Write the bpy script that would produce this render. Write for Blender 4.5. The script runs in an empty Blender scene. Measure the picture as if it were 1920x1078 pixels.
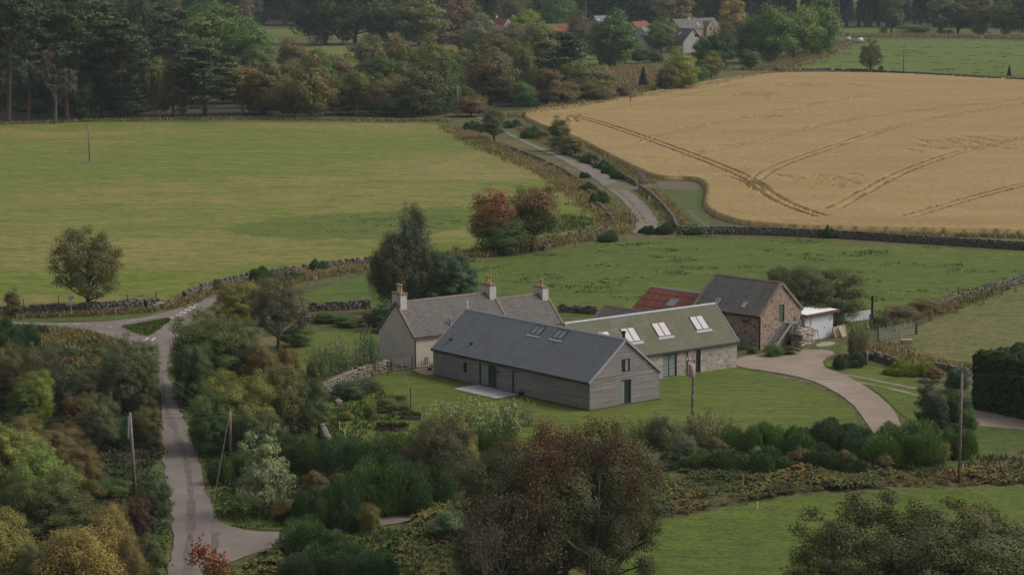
import bpy, math, random
import numpy as np
from mathutils import Vector, Matrix

# ------------------------------------------------------------------ camera, sky, sun, exposure
S = bpy.context.scene
COL = S.collection
F, YH, H = 4400.0, -110.0, 42.0            # focal length and horizon in photo pixels, camera height in metres
PITCH = math.atan((539 - YH) / F)
cam = bpy.data.cameras.new('camera'); cam_o = bpy.data.objects.new('camera', cam); COL.objects.link(cam_o)
cam_o.location = (0, 0, H); cam_o.rotation_euler = (math.pi / 2 - PITCH, 0, 0)
cam.sensor_width = 36; cam.lens = F / 1920 * 36; cam.clip_start = 1; cam.clip_end = 8000
S.camera = cam_o
SUN_EL, SUN_AZ = math.radians(46), math.radians(88)      # azimuth measured from +Y (view direction) towards +X
W = bpy.data.worlds.new('World'); S.world = W; W.use_nodes = True
wn = W.node_tree.nodes; wl = W.node_tree.links
sky = wn.new('ShaderNodeTexSky'); sky.sky_type = 'NISHITA'; sky.sun_disc = False
sky.sun_elevation = SUN_EL; sky.sun_rotation = SUN_AZ
sky.air_density = 1.0; sky.dust_density = 5.0; sky.ozone_density = 1.0
hs = wn.new('ShaderNodeHueSaturation'); hs.inputs['Saturation'].default_value = 0.3   # overcast: greyer than a clear sky
wl.new(sky.outputs[0], hs.inputs['Color']); wl.new(hs.outputs[0], wn['Background'].inputs[0])
wn['Background'].inputs[1].default_value = 0.135
sl = bpy.data.lights.new('sun', 'SUN'); sl.energy = 1.15; sl.angle = math.radians(15); sl.color = (1.0, 0.93, 0.84)
so = bpy.data.objects.new('sun', sl); COL.objects.link(so)
sd = Vector((math.sin(SUN_AZ) * math.cos(SUN_EL), math.cos(SUN_AZ) * math.cos(SUN_EL), math.sin(SUN_EL)))
so.rotation_euler = sd.to_track_quat('Z', 'Y').to_euler(); so.location = (60, 150, 120)
S.view_settings.view_transform = 'Standard'; S.view_settings.look = 'None'
S.view_settings.exposure = 0.16; S.view_settings.gamma = 1.0
S.cycles.max_bounces = 6; S.cycles.diffuse_bounces = 3; S.cycles.glossy_bounces = 2
S.cycles.transmission_bounces = 3; S.cycles.transparent_max_bounces = 6; S.cycles.volume_bounces = 0
S.cycles.caustics_reflective = False; S.cycles.caustics_refractive = False

# ------------------------------------------------------------------ ground points seen in the photo
CP, SP = math.cos(PITCH), math.sin(PITCH)
def ray(px, py):
    u = (539 - py) / F
    return Vector(((px - 960) / F, CP + u * SP, -SP + u * CP))
def G(px, py, z=0.0):
    v = ray(px, py); t = (z - H) / v.z
    return Vector((v.x * t, v.y * t, z))
def ppm(py):                                # photo pixels per metre for something standing at ground row py
    g = G(960, py); return F / (g.y * CP + H * SP)
def GP(pts, z=0.0): return [G(x, y, z) for x, y in pts]

def tag(o, label=None, cat=None, group=None, kind=None):
    if label: o['label'] = label
    if cat: o['category'] = cat
    if group: o['group'] = group
    if kind: o['kind'] = kind
    return o
def empty(name, loc=(0, 0, 0), rz=0.0, label=None, cat=None, group=None):
    o = bpy.data.objects.new(name, None); COL.objects.link(o); o.empty_display_size = 0.3
    o.location = loc; o.rotation_euler = (0, 0, rz)
    return tag(o, label, cat, group)

# ------------------------------------------------------------------ materials
class NT:
    def __init__(s, name):
        s.m = bpy.data.materials.new(name); s.m.use_nodes = True
        s.n = s.m.node_tree.nodes; s.l = s.m.node_tree.links; s.b = s.n['Principled BSDF']
        s.b.inputs['Specular IOR Level'].default_value = 0.25
    def new(s, t, **kw):
        x = s.n.new(t)
        for k, v in kw.items(): setattr(x, k, v)
        return x
    def put(s, sock, v):
        if isinstance(v, bpy.types.NodeSocket): s.l.new(v, sock)
        elif isinstance(v, (tuple, list)) and len(v) == 3 and sock.type == 'RGBA': sock.default_value = (*v, 1)
        else: sock.default_value = v
    def coord(s, how='pos'):
        if how == 'pos': return s.new('ShaderNodeNewGeometry').outputs['Position']
        t = s.new('ShaderNodeTexCoord')
        return t.outputs['UV' if how == 'uv' else 'Object']
    def mapv(s, v, scale=(1, 1, 1), rot=(0, 0, 0)):
        m = s.new('ShaderNodeMapping'); s.put(m.inputs['Vector'], v)
        m.inputs['Scale'].default_value = scale; m.inputs['Rotation'].default_value = rot
        return m.outputs[0]
    def noise(s, v, scale, detail=4, rough=.6, dist=0.0):
        x = s.new('ShaderNodeTexNoise'); s.put(x.inputs['Vector'], v)
        x.inputs['Scale'].default_value = scale; x.inputs['Detail'].default_value = detail
        x.inputs['Roughness'].default_value = rough; x.inputs['Distortion'].default_value = dist
        return x.outputs['Fac']
    def voro(s, v, scale, out='Color', feat='F1'):
        x = s.new('ShaderNodeTexVoronoi', feature=feat); s.put(x.inputs['Vector'], v); x.inputs['Scale'].default_value = scale
        return x.outputs[out]
    def ramp(s, f, stops):
        x = s.new('ShaderNodeValToRGB'); s.put(x.inputs[0], f); e = x.color_ramp.elements
        while len(e) < len(stops): e.new(.5)
        for k, (p, c) in zip(e, stops):
            k.position = p; k.color = (*c, 1) if isinstance(c, (tuple, list)) else (c, c, c, 1)
        return x.outputs[0]
    def mix(s, f, a, b, mode='MIX'):
        x = s.new('ShaderNodeMix', data_type='RGBA', blend_type=mode)
        s.put(x.inputs[0], f); s.put(x.inputs[6], a); s.put(x.inputs[7], b); return x.outputs[2]
    def math(s, op, a, b=0.0, clamp=False):
        x = s.new('ShaderNodeMath', operation=op, use_clamp=clamp); s.put(x.inputs[0], a); s.put(x.inputs[1], b); return x.outputs[0]
    def bump(s, h, strength=.5, dist=.05):
        x = s.new('ShaderNodeBump'); s.put(x.inputs['Height'], h); x.inputs['Strength'].default_value = strength
        x.inputs['Distance'].default_value = dist; s.l.new(x.outputs[0], s.b.inputs['Normal'])
    def out(s, col, rough=.85, metal=0.0):
        s.put(s.b.inputs['Base Color'], col); s.put(s.b.inputs['Roughness'], rough); s.put(s.b.inputs['Metallic'], metal)
        return s.m

def m_plain(name, col, rough=.8, var=.25, scale=3.0, metal=0.0):
    t = NT(name); f = t.noise(t.coord('obj'), scale, 5, .65)
    a = tuple(c * (1 - var) for c in col); b = tuple(min(1, c * (1 + var)) for c in col)
    return t.out(t.ramp(f, [(.3, a), (.7, b)]), rough, metal)

def m_field(name, green, straw, dark, amount=.5, patch=.02, fine=1.2, bumpd=.12, stretch=(1, 1, 1), rot=0.0):
    t = NT(name); p = t.mapv(t.coord('pos'), stretch, (0, 0, rot))
    big = t.noise(p, patch, 5, .62, .4); mid = t.noise(p, patch * 7, 5, .7); fi = t.noise(p, fine, 5, .8)
    tiny = t.noise(p, fine * 4.5, 3, .75)
    s = t.math('ADD', t.math('MULTIPLY', big, .62), t.math('MULTIPLY', mid, .38))
    c = t.mix(t.ramp(s, [(amount - .07, 0.0), (amount + .08, 1.0)]), green, straw)
    c = t.mix(t.math('MULTIPLY', t.ramp(fi, [(.5, 0.0), (.62, 1.0)]), .6), c, straw)
    c = t.mix(t.math('MULTIPLY', t.ramp(fi, [(.36, 1.0), (.5, 0.0)]), .8), c, dark)
    c = t.mix(1.0, c, t.ramp(tiny, [(.34, .62), (.66, 1.38)]), 'MULTIPLY')
    t.bump(t.math('ADD', fi, t.math('MULTIPLY', tiny, .5)), .8, bumpd)
    return t.out(c, .95)

def m_leaf(name, stops=None, transl=.24, autumn=None, amt=.85):
    """Leaf colour = the object's own colour, varied leaf by leaf (face attribute «var»)."""
    t = NT(name)
    oc = t.new('ShaderNodeObjectInfo').outputs['Color']
    va = t.new('ShaderNodeAttribute', attribute_name='var').outputs['Fac']
    k = t.ramp(va, stops or [(0.0, (.62, .7, .75)), (.5, (1, 1, 1)), (1.0, (1.5, 1.32, .95))])
    if autumn:
        au = t.new('ShaderNodeAttribute', attribute_name='aut').outputs['Fac']
        oc = t.mix(t.math('MULTIPLY', au, amt), oc, autumn)
    c = t.mix(1.0, oc, k, 'MULTIPLY')
    t.out(c, .7)
    tr = t.new('ShaderNodeBsdfTranslucent'); t.put(tr.inputs['Color'], t.mix(1.0, c, (1.15, 1.25, .8), 'MULTIPLY'))
    ms = t.new('ShaderNodeMixShader'); ms.inputs[0].default_value = transl
    t.l.new(t.b.outputs[0], ms.inputs[1]); t.l.new(tr.outputs[0], ms.inputs[2])
    t.l.new(ms.outputs[0], t.n['Material Output'].inputs[0])
    return t.m

def m_ramp(name, stops, transl=.25):
    """Ground plants whose blades differ in colour: face attribute «var» picks the colour."""
    t = NT(name); va = t.new('ShaderNodeAttribute', attribute_name='var').outputs['Fac']
    c = t.ramp(va, stops); t.out(c, .85)
    tr = t.new('ShaderNodeBsdfTranslucent'); t.put(tr.inputs['Color'], c)
    ms = t.new('ShaderNodeMixShader'); ms.inputs[0].default_value = transl
    t.l.new(t.b.outputs[0], ms.inputs[1]); t.l.new(tr.outputs[0], ms.inputs[2]); t.l.new(ms.outputs[0], t.n['Material Output'].inputs[0])
    return t.m

def m_slate(name, c1, c2, joint, bw=.42, bh=.24, moss=None, moss_amt=.5, rough=.6):
    t = NT(name); uv = t.coord('uv')
    br = t.new('ShaderNodeTexBrick'); t.put(br.inputs['Vector'], uv); br.inputs['Scale'].default_value = 1
    br.inputs['Brick Width'].default_value = bw; br.inputs['Row Height'].default_value = bh; br.inputs['Mortar Size'].default_value = .014
    br.inputs['Bias'].default_value = 0.0
    t.put(br.inputs['Color1'], c1); t.put(br.inputs['Color2'], c2); t.put(br.inputs['Mortar'], joint)
    c = br.outputs['Color']
    n = t.noise(t.mapv(uv, (1, .35, 1)), .9, 6, .7)
    c = t.mix(1.0, c, t.ramp(n, [(.3, .84), (.7, 1.16)]), 'MULTIPLY')
    if moss:
        mo = t.noise(uv, .55, 6, .72); mf = t.noise(uv, 7, 3, .7)
        f = t.math('MULTIPLY', t.ramp(mo, [(moss_amt - .12, 0.0), (moss_amt + .12, 1.0)]), t.ramp(mf, [(.3, .45), (.6, 1.0)]))
        c = t.mix(f, c, moss)
    t.bump(t.math('ADD', br.outputs['Fac'], t.math('MULTIPLY', n, -.5)), .3, -.015)
    return t.out(c, rough)

def m_stone(name, cols, mortar, scale=(2.2, 3.0, 1), dist=.35):
    t = NT(name); uv = t.coord('uv')
    nv = t.new('ShaderNodeTexNoise'); t.put(nv.inputs['Vector'], uv); nv.inputs['Scale'].default_value = 1.6
    off = t.new('ShaderNodeVectorMath', operation='MULTIPLY_ADD'); t.put(off.inputs[0], nv.outputs['Color'])
    off.inputs[1].default_value = (dist, dist, 0); t.put(off.inputs[2], uv)
    v = t.mapv(off.outputs[0], scale)
    cell = t.voro(v, 1.0, 'Color'); edge = t.voro(v, 1.0, 'Distance', 'DISTANCE_TO_EDGE')
    sep = t.new('ShaderNodeSeparateColor'); t.put(sep.inputs[0], cell)
    c = t.ramp(sep.outputs[0], cols)
    c = t.mix(1.0, c, t.ramp(t.noise(uv, 9, 5, .7), [(.25, .7), (.75, 1.3)]), 'MULTIPLY')
    c = t.mix(t.ramp(edge, [(.03, 1.0), (.1, 0.0)]), c, mortar)
    t.bump(t.ramp(edge, [(0.0, 0.0), (.14, 1.0)]), .6, .04)
    return t.out(c, .92)

def m_boards(name, cols, bh=.14, bl=3.2):
    t = NT(name); uv = t.coord('uv')
    br = t.new('ShaderNodeTexBrick'); t.put(br.inputs['Vector'], uv); br.inputs['Scale'].default_value = 1
    br.inputs['Brick Width'].default_value = bl; br.inputs['Row Height'].default_value = bh; br.inputs['Mortar Size'].default_value = .012
    t.put(br.inputs['Color1'], cols[0]); t.put(br.inputs['Color2'], cols[1]); t.put(br.inputs['Mortar'], tuple(c * .45 for c in cols[0]))
    streak = t.noise(t.mapv(uv, (.35, 7, 1)), 1.0, 6, .75)
    wet = t.noise(t.mapv(uv, (1.3, .22, 1)), 1.0, 5, .65)
    c = t.mix(1.0, br.outputs['Color'], t.ramp(streak, [(.25, .6), (.75, 1.42)]), 'MULTIPLY')
    c = t.mix(t.ramp(wet, [(.5, 0.0), (.72, .55)]), c, cols[2])
    t.bump(t.math('ADD', br.outputs['Fac'], t.math('MULTIPLY', streak, -.4)), .6, -.02)
    return t.out(c, .8)

MT = {}
MT['ground'] = m_field('rough_ground_grass', (.058, .072, .017), (.14, .108, .045), (.028, .036, .012), .55, .05, .9, .2)
MT['left_field'] = m_field('mown_grass', (.094, .121, .009), (.19, .152, .046), (.062, .09, .008), .528, .016, .34, .06, (.42, 1.0, 1), .08)
MT['farm_field'] = m_field('pasture_grass', (.062, .09, .008), (.09, .108, .014), (.038, .06, .008), .55, .018, .3, .1, (.45, 1.0, 1))
MT['upper_field'] = m_field('upper_pasture_grass', (.074, .106, .011), (.098, .118, .018), (.038, .06, .01), .5, .02, .2, .12, (.5, 1.0, 1))
MT['paddock'] = m_field('paddock_grass', (.074, .088, .018), (.14, .115, .046), (.05, .062, .014), .52, .03, .5, .08, (.8, 1.2, 1))
MT['near_field'] = m_field('lush_grass', (.06, .09, .008), (.088, .112, .011), (.034, .058, .006), .52, .06, .55, .3, (.7, 1.2, 1), .15)
MT['lawn'] = m_field('lawn_grass', (.066, .09, .009), (.104, .116, .017), (.046, .07, .007), .55, .08, .6, .05, (.3, 1.6, 1), .5)
MT['verge'] = m_field('verge_grass', (.056, .082, .014), (.1, .092, .03), (.03, .045, .01), .58, .1, .8, .1)
MT['bare'] = m_field('trodden_earth', (.1, .078, .05), (.125, .095, .06), (.07, .075, .03), .5, .15, .9, .06)
MT['rough'] = m_field('straw_grass', (.16, .14, .05), (.24, .18, .085), (.07, .085, .026), .45, .07, .7, .2)
def m_asphalt():
    t = NT('worn_asphalt'); p = t.coord('pos')
    a = t.noise(p, .25, 5, .6); b = t.noise(p, 9, 3, .7)
    c = t.ramp(a, [(.3, (.125, .104, .09)), (.7, (.175, .148, .128))])
    c = t.mix(1.0, c, t.ramp(b, [(.2, .78), (.8, 1.22)]), 'MULTIPLY'); t.bump(b, .3, .01)
    pa = t.noise(t.mapv(p, (1, .45, 1)), .5, 6, .72); c = t.mix(t.ramp(pa, [(.54, 0.0), (.68, .35)]), c, (.1, .084, .066))
    pb = t.noise(t.mapv(p, (1, .6, 1), (0, 0, .6)), .33, 5, .7); c = t.mix(t.ramp(pb, [(.57, 0.0), (.7, .4)]), c, (.21, .175, .15))
    return t.out(c, .9)
MT['road'] = m_asphalt()
def m_gravel():
    t = NT('pinkish_gravel'); p = t.coord('pos')
    a = t.noise(p, .22, 6, .68); b = t.noise(p, 7, 4, .75)
    c = t.ramp(a, [(.3, (.185, .142, .105)), (.62, (.255, .203, .16))])
    c = t.mix(1.0, c, t.ramp(b, [(.2, .7), (.8, 1.3)]), 'MULTIPLY'); t.bump(b, .5, .03)
    pa = t.noise(p, .55, 6, .74); c = t.mix(t.ramp(pa, [(.57, 0.0), (.7, .45)]), c, (.15, .125, .08))
    return t.out(c, .95)
MT['gravel'] = m_gravel()
MT['tar'] = m_plain('dark_tyre_strip', (.108, .09, .078), .9, .3, .9)
MT['paint'] = m_plain('road_paint', (.42, .4, .37), .8, .3, 2)
def m_wheat():
    t = NT('ripe_barley'); p = t.coord('pos')
    a = t.noise(t.mapv(p, (.5, 1.6, 1), (0, 0, -.5)), .05, 5, .65); b = t.noise(t.mapv(p, (.7, 1.5, 1), (0, 0, -.5)), 1.1, 4, .75); d = t.noise(p, 5, 2, .7)
    c = t.ramp(a, [(.3, (.22, .148, .056)), (.7, (.28, .195, .082))])
    c = t.mix(1.0, c, t.ramp(b, [(.25, .76), (.75, 1.22)]), 'MULTIPLY')
    c = t.mix(1.0, c, t.ramp(d, [(.25, .72), (.75, 1.28)]), 'MULTIPLY')
    ru = t.new('ShaderNodeAttribute', attribute_name='rut').outputs['Fac']            # crushed brown straw and soil in the wheel ruts, with stalk shade painted in
    c = t.mix(t.math('MULTIPLY', ru, t.ramp(t.noise(p, .045, 3, .6), [(.42, .05), (.68, .48)])), c, (.11, .07, .028))
    return t.out(c, .95)
MT['wheat'] = m_wheat()
MT['slate'] = m_slate('grey_slate', (.11, .114, .122), (.126, .13, .139), (.078, .081, .087), .42, .26, rough=.5)
MT['mossy'] = m_slate('mossy_slate', (.115, .108, .098), (.145, .136, .122), (.055, .052, .042), .4, .25, (.086, .084, .036), .42, .75)
MT['oldslate'] = m_slate('old_slate', (.09, .084, .078), (.128, .118, .11), (.042, .038, .034), .38, .24, (.12, .108, .06), .62, .8)
MT['darkslate'] = m_slate('dark_tile', (.075, .07, .072), (.095, .088, .088), (.04, .04, .04), .4, .3, rough=.8)
MT['pantile'] = m_slate('red_pantile', (.15, .048, .026), (.19, .066, .036), (.12, .04, .02), .3, .34, rough=.8)
MT['timber'] = m_boards('silvered_timber', ((.18, .16, .152), (.25, .225, .215), (.135, .12, .115)))
def m_render(name, c1, c2, stain):
    t = NT(name); o = t.coord('uv')
    a = t.noise(o, .6, 6, .7); b = t.noise(t.mapv(o, (1.6, .3, 1)), 1.2, 5, .7); d = t.noise(o, 14, 3, .7)
    c = t.ramp(a, [(.3, c1), (.7, c2)]); c = t.mix(t.ramp(b, [(.52, 0.0), (.78, .6)]), c, stain)
    c = t.mix(1.0, c, t.ramp(d, [(.2, .88), (.8, 1.12)]), 'MULTIPLY'); t.bump(d, .25, .01)
    return t.out(c, .92)
MT['render'] = m_render('cream_harling', (.43, .37, .31), (.55, .48, .41), (.27, .225, .185))
MT['harl'] = m_render('grey_harling', (.3, .28, .26), (.37, .345, .32), (.22, .2, .19))
MT['white'] = m_render('white_boarding', (.4, .42, .43), (.47, .49, .5), (.34, .35, .35))
MT['rubble'] = m_stone('rubble_stone', [(0, (.2, .17, .14)), (.35, (.31, .27, .23)), (.6, (.24, .18, .13)), (.85, (.36, .33, .3)), (1, (.28, .19, .12))], (.3, .27, .23), (1.5, 2.2, 1))
MT['barnstone'] = m_stone('brown_granite', [(0, (.15, .1, .075)), (.35, (.25, .165, .12)), (.6, (.18, .125, .095)), (.85, (.31, .215, .16)), (1, (.11, .08, .065))], (.29, .235, .19), (1.8, 3.0, 1), .22)
MT['drystone'] = m_plain('lichened_stone', (.1, .088, .072), .95, .5, 2.2)
MT['drystone2'] = m_plain('pale_dry_stone', (.16, .136, .105), .95, .4, 2.2)
def m_rust():
    t = NT('rusted_iron'); uv = t.coord('uv')
    a = t.noise(t.mapv(uv, (1.5, .25, 1)), 1.2, 6, .7)
    c = t.ramp(a, [(.3, (.08, .03, .02)), (.5, (.14, .042, .024)), (.66, (.18, .066, .036)), (.8, (.13, .1, .08))])
    w = t.new('ShaderNodeTexWave'); t.put(w.inputs['Vector'], uv); w.inputs['Scale'].default_value = 2.2
    t.bump(w.outputs['Fac'], .6, .04); c = t.mix(1.0, c, t.ramp(w.outputs['Fac'], [(0, .86), (1, 1.1)]), 'MULTIPLY')
    return t.out(c, .8)
MT['rust'] = m_rust()
MT['glass'] = NT('dark_window_glass').out((.017, .026, .026), .07); MT['glass'].node_tree.nodes['Principled BSDF'].inputs['Specular IOR Level'].default_value = .6
MT['blind'] = NT('pale_window_glass').out((.185, .215, .2), .12)  # pale base colour stands for curtain and reflected light in the panes
MT['skyglass'] = NT('rooflight_glass').out((.27, .26, .265), .16); MT['skyglass'].node_tree.nodes['Principled BSDF'].inputs['Specular IOR Level'].default_value = .9  # reflected bright sky is partly put into this pale base colour
MT['skyglass2'] = NT('rooflight_glass_grey').out((.16, .175, .19), .15)
MT['frame'] = m_plain('dark_window_frame', (.022, .03, .03), .5, .2)
MT['redframe'] = m_plain('red_brown_frame', (.12, .05, .04), .6, .2)
MT['zinc'] = m_plain('zinc_flashing', (.26, .27, .29), .5, .15)
MT['black'] = m_plain('black_metal', (.02, .02, .021), .5, .2)
MT['steel'] = m_plain('galvanised_steel', (.2, .215, .22), .5, .2)
MT['post'] = m_plain('weathered_post', (.15, .12, .095), .95, .35, 4)
MT['pole'] = m_plain('creosoted_pole', (.165, .13, .1), .95, .35, 3)
MT['palewood'] = m_plain('pale_wood', (.36, .28, .2), .9, .3, 4)
MT['greydoor'] = m_plain('weathered_door', (.2, .2, .19), .9, .25, 3)
MT['greendoor'] = m_plain('green_door', (.07, .085, .055), .85, .25, 3)
MT['pot'] = m_plain('ochre_clay_pot', (.34, .225, .11), .85, .2, 3)
MT['stack'] = m_render('chimney_harling', (.38, .34, .3), (.52, .48, .43), (.2, .17, .15))
MT['coping'] = m_plain('brown_coping', (.17, .125, .095), .9, .3, 2)
MT['patio'] = m_slate('patio_slabs', (.42, .405, .39), (.5, .485, .465), (.27, .26, .25), .9, .9, rough=.85)
MT['pink'] = m_plain('pinkish_metal', (.36, .24, .23), .6, .15)
MT['whiteplastic'] = m_plain('white_plastic', (.6, .6, .58), .6, .1)
MT['cable'] = m_plain('cable', (.03, .045, .042), .6, .1)
MT['ropew'] = m_plain('pale_cable', (.2, .19, .17), .7, .2)
MT['blue'] = m_plain('pale_blue_plastic', (.2, .42, .5), .6, .15)
MT['concrete'] = m_plain('pale_concrete', (.25, .215, .165), .95, .2, 1)
MT['bark'] = m_plain('grey_bark', (.085, .07, .055), .95, .4, 2)
MT['birchbark'] = m_plain('pale_birch_bark', (.3, .265, .225), .9, .4, 2.5)
MT['pinebark'] = m_plain('orange_pine_bark', (.11, .066, .045), .95, .35, 1.5)
MT['deadbark'] = m_plain('bleached_wood', (.14, .105, .088), .95, .3, 2)
MT['leaf'] = m_leaf('leaves')
MT['needle'] = m_leaf('needles', [(0.0, (.6, .68, .75)), (.5, (1, 1, 1)), (1.0, (1.4, 1.3, .95))], .15)
MT['redleaf'] = m_leaf('autumn_leaves', [(0.0, (.6, .65, .7)), (.5, (1, 1, 1)), (1.0, (1.4, 1.2, .9))], .24, (.3, .055, .035))
MT['rustleaf'] = m_leaf('rusty_leaves', [(0.0, (.6, .65, .7)), (.5, (1, 1, 1)), (1.0, (1.4, 1.2, .9))], .24, (.17, .066, .034))
MT['twoleaf'] = m_leaf('two_tone_leaves', [(0.0, (.6, .68, .72)), (.5, (1, 1, 1)), (1.0, (1.45, 1.3, .9))], .24, (.125, .1, .04), .28)
MT['tuft'] = m_ramp('straw_tufts', [(0, (.06, .08, .018)), (.32, (.12, .12, .034)), (.5, (.21, .165, .065)), (.8, (.33, .25, .12)), (1, (.21, .13, .07))])
MT['green_tuft'] = m_ramp('green_tufts', [(0, (.035, .055, .012)), (.6, (.075, .105, .018)), (1, (.11, .125, .028))])
MT['fern'] = m_ramp('bracken', [(0, (.045, .066, .02)), (.42, (.09, .1, .026)), (.6, (.2, .15, .035)), (.76, (.17, .08, .03)), (1, (.09, .05, .025))])
MT['weeds'] = m_ramp('weeds', [(0, (.025, .042, .018)), (.55, (.05, .07, .024)), (.8, (.085, .07, .03)), (1, (.1, .06, .035))])
MT['wood_floor'] = m_field('leaf_litter', (.03, .034, .014), (.05, .04, .02), (.018, .022, .01), .5, .1, .6, .15)
MT['plantbark'] = m_plain('grey_conifer_bark', (.075, .058, .045), .95, .35, 1.5)
MT['whiteroof'] = m_render('white_roof_sheet', (.62, .62, .62), (.7, .7, .7), (.55, .54, .53))
MT['flush'] = m_field('rank_wet_grass', (.062, .088, .009), (.09, .105, .016), (.038, .058, .007), .52, .03, .3, .15, (.45, 1.2, 1), .08)
MT['flush2'] = m_field('damp_grass', (.076, .104, .01), (.12, .118, .028), (.052, .076, .008), .53, .02, .32, .1, (.45, 1.1, 1), .08)
MT['greybark'] = m_plain('pale_grey_bark', (.085, .07, .058), .95, .35, 3)
MT['brownleaf'] = m_leaf('dull_brown_leaves', [(0.0, (.6, .65, .7)), (.5, (1, 1, 1)), (1.0, (1.4, 1.2, .9))], .24, (.13, .06, .032), .7)

# ------------------------------------------------------------------ mesh building
def mesh_np(name, V, Q, mats, attrs=None, smooth=False, mi=None):
    """Mesh from numpy vertices (n,3) and equal-sided faces (m,k)."""
    me = bpy.data.meshes.new(name); V = np.asarray(V, np.float32); Q = np.asarray(Q, np.int32)
    n, k = Q.shape
    me.vertices.add(len(V)); me.vertices.foreach_set('co', V.ravel())
    me.loops.add(n * k); me.loops.foreach_set('vertex_index', Q.ravel())
    me.polygons.add(n); me.polygons.foreach_set('loop_start', np.arange(0, n * k, k, dtype=np.int32))
    try: me.polygons.foreach_set('loop_total', np.full(n, k, np.int32))
    except Exception: pass
    for m in mats: me.materials.append(m)
    if mi is not None: me.polygons.foreach_set('material_index', np.asarray(mi, np.int32))
    if smooth: me.polygons.foreach_set('use_smooth', np.ones(n, bool))
    for a, v in (attrs or {}).items():
        at = me.attributes.new(a, 'FLOAT', 'FACE'); at.data.foreach_set('value', np.asarray(v, np.float32))
    me.update(calc_edges=True)
    return me
def link(name, me, parent=None):
    o = bpy.data.objects.new(name, me); COL.objects.link(o)
    if parent: o.parent = parent
    return o
def autouv(me):
    if not me.uv_layers: me.uv_layers.new(name='UVMap')
    uv = me.uv_layers[0].data
    for p in me.polygons:
        n = p.normal
        if abs(n.z) > .97: t, b = Vector((1, 0, 0)), Vector((0, 1, 0))
        else:
            t = Vector((0, 0, 1)).cross(n).normalized(); b = n.cross(t)
        for li in p.loop_indices:
            c = me.vertices[me.loops[li].vertex_index].co; uv[li].uv = (c.dot(t), c.dot(b))
class MB:
    def __init__(s): s.v = []; s.f = []; s.mi = []; s.m = 0
    def poly(s, pts):
        b = len(s.v); s.v += [tuple(p) for p in pts]; s.f.append(tuple(range(b, b + len(pts)))); s.mi.append(s.m)
    def faces(s, pts, fs):
        b = len(s.v); s.v += [tuple(p) for p in pts]
        for f in fs: s.f.append(tuple(b + i for i in f)); s.mi.append(s.m)
    def prism8(s, p):                        # p: bottom ring 4, top ring 4 (counter-clockwise from above)
        s.faces(p, [(3, 2, 1, 0), (4, 5, 6, 7), (0, 1, 5, 4), (1, 2, 6, 5), (2, 3, 7, 6), (3, 0, 4, 7)])
    def box(s, x0, x1, y0, y1, z0, z1):
        s.prism8([(x0, y0, z0), (x1, y0, z0), (x1, y1, z0), (x0, y1, z0), (x0, y0, z1), (x1, y0, z1), (x1, y1, z1), (x0, y1, z1)])
    def beam(s, a, b, w, h=None, up=(0, 0, 1)):
        a, b = Vector(a), Vector(b); d = (b - a).normalized(); u = Vector(up)
        if abs(d.dot(u)) > .98: u = Vector((1, 0, 0))
        r = d.cross(u).normalized(); u = r.cross(d); h = h or w
        q = lambda p: [p - r * w / 2 - u * h / 2, p + r * w / 2 - u * h / 2, p + r * w / 2 + u * h / 2, p - r * w / 2 + u * h / 2]
        A, B = q(a), q(b)
        s.faces(A + B, [(0, 1, 2, 3), (7, 6, 5, 4), (0, 4, 5, 1), (1, 5, 6, 2), (2, 6, 7, 3), (3, 7, 4, 0)])
    def tube(s, pts, radii, k=6, cap=True):
        pts = [Vector(p) for p in pts]
        if not isinstance(radii, (list, tuple)): radii = [radii] * len(pts)
        rings = []
        for i, p in enumerate(pts):
            d = (pts[min(i + 1, len(pts) - 1)] - pts[max(i - 1, 0)]).normalized()
            u = Vector((0, 0, 1)) if abs(d.z) < .9 else Vector((1, 0, 0))
            r = d.cross(u).normalized(); u = r.cross(d)
            rings.append([p + (r * math.cos(2 * math.pi * j / k) + u * math.sin(2 * math.pi * j / k)) * radii[i] for j in range(k)])
        V = [q for r in rings for q in r]; fs = []
        for i in range(len(pts) - 1):
            for j in range(k):
                fs.append((i * k + j, i * k + (j + 1) % k, (i + 1) * k + (j + 1) % k, (i + 1) * k + j))
        if cap: fs += [tuple(range(k - 1, -1, -1)), tuple(range((len(pts) - 1) * k, len(pts) * k))]
        s.faces(V, fs)
    def lathe(s, c, prof, k=14):
        c = Vector(c); n = len(prof)
        V = [c + Vector((r * math.cos(2 * math.pi * j / k), r * math.sin(2 * math.pi * j / k), z)) for r, z in prof for j in range(k)]
        fs = [(i * k + j, i * k + (j + 1) % k, (i + 1) * k + (j + 1) % k, (i + 1) * k + j) for i in range(n - 1) for j in range(k)]
        fs += [tuple(range(k - 1, -1, -1)), tuple(range((n - 1) * k, n * k))]
        s.faces(V, fs)
    def build(s, name, mats, parent=None, smooth=False, uv=True):
        me = bpy.data.meshes.new(name); me.from_pydata(s.v, [], s.f)
        for m in (mats if isinstance(mats, (list, tuple)) else [mats]): me.materials.append(m)
        me.polygons.foreach_set('material_index', s.mi)
        if smooth: me.polygons.foreach_set('use_smooth', [True] * len(me.polygons))
        me.update()
        if uv: autouv(me)
        return link(name, me, parent)

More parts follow.
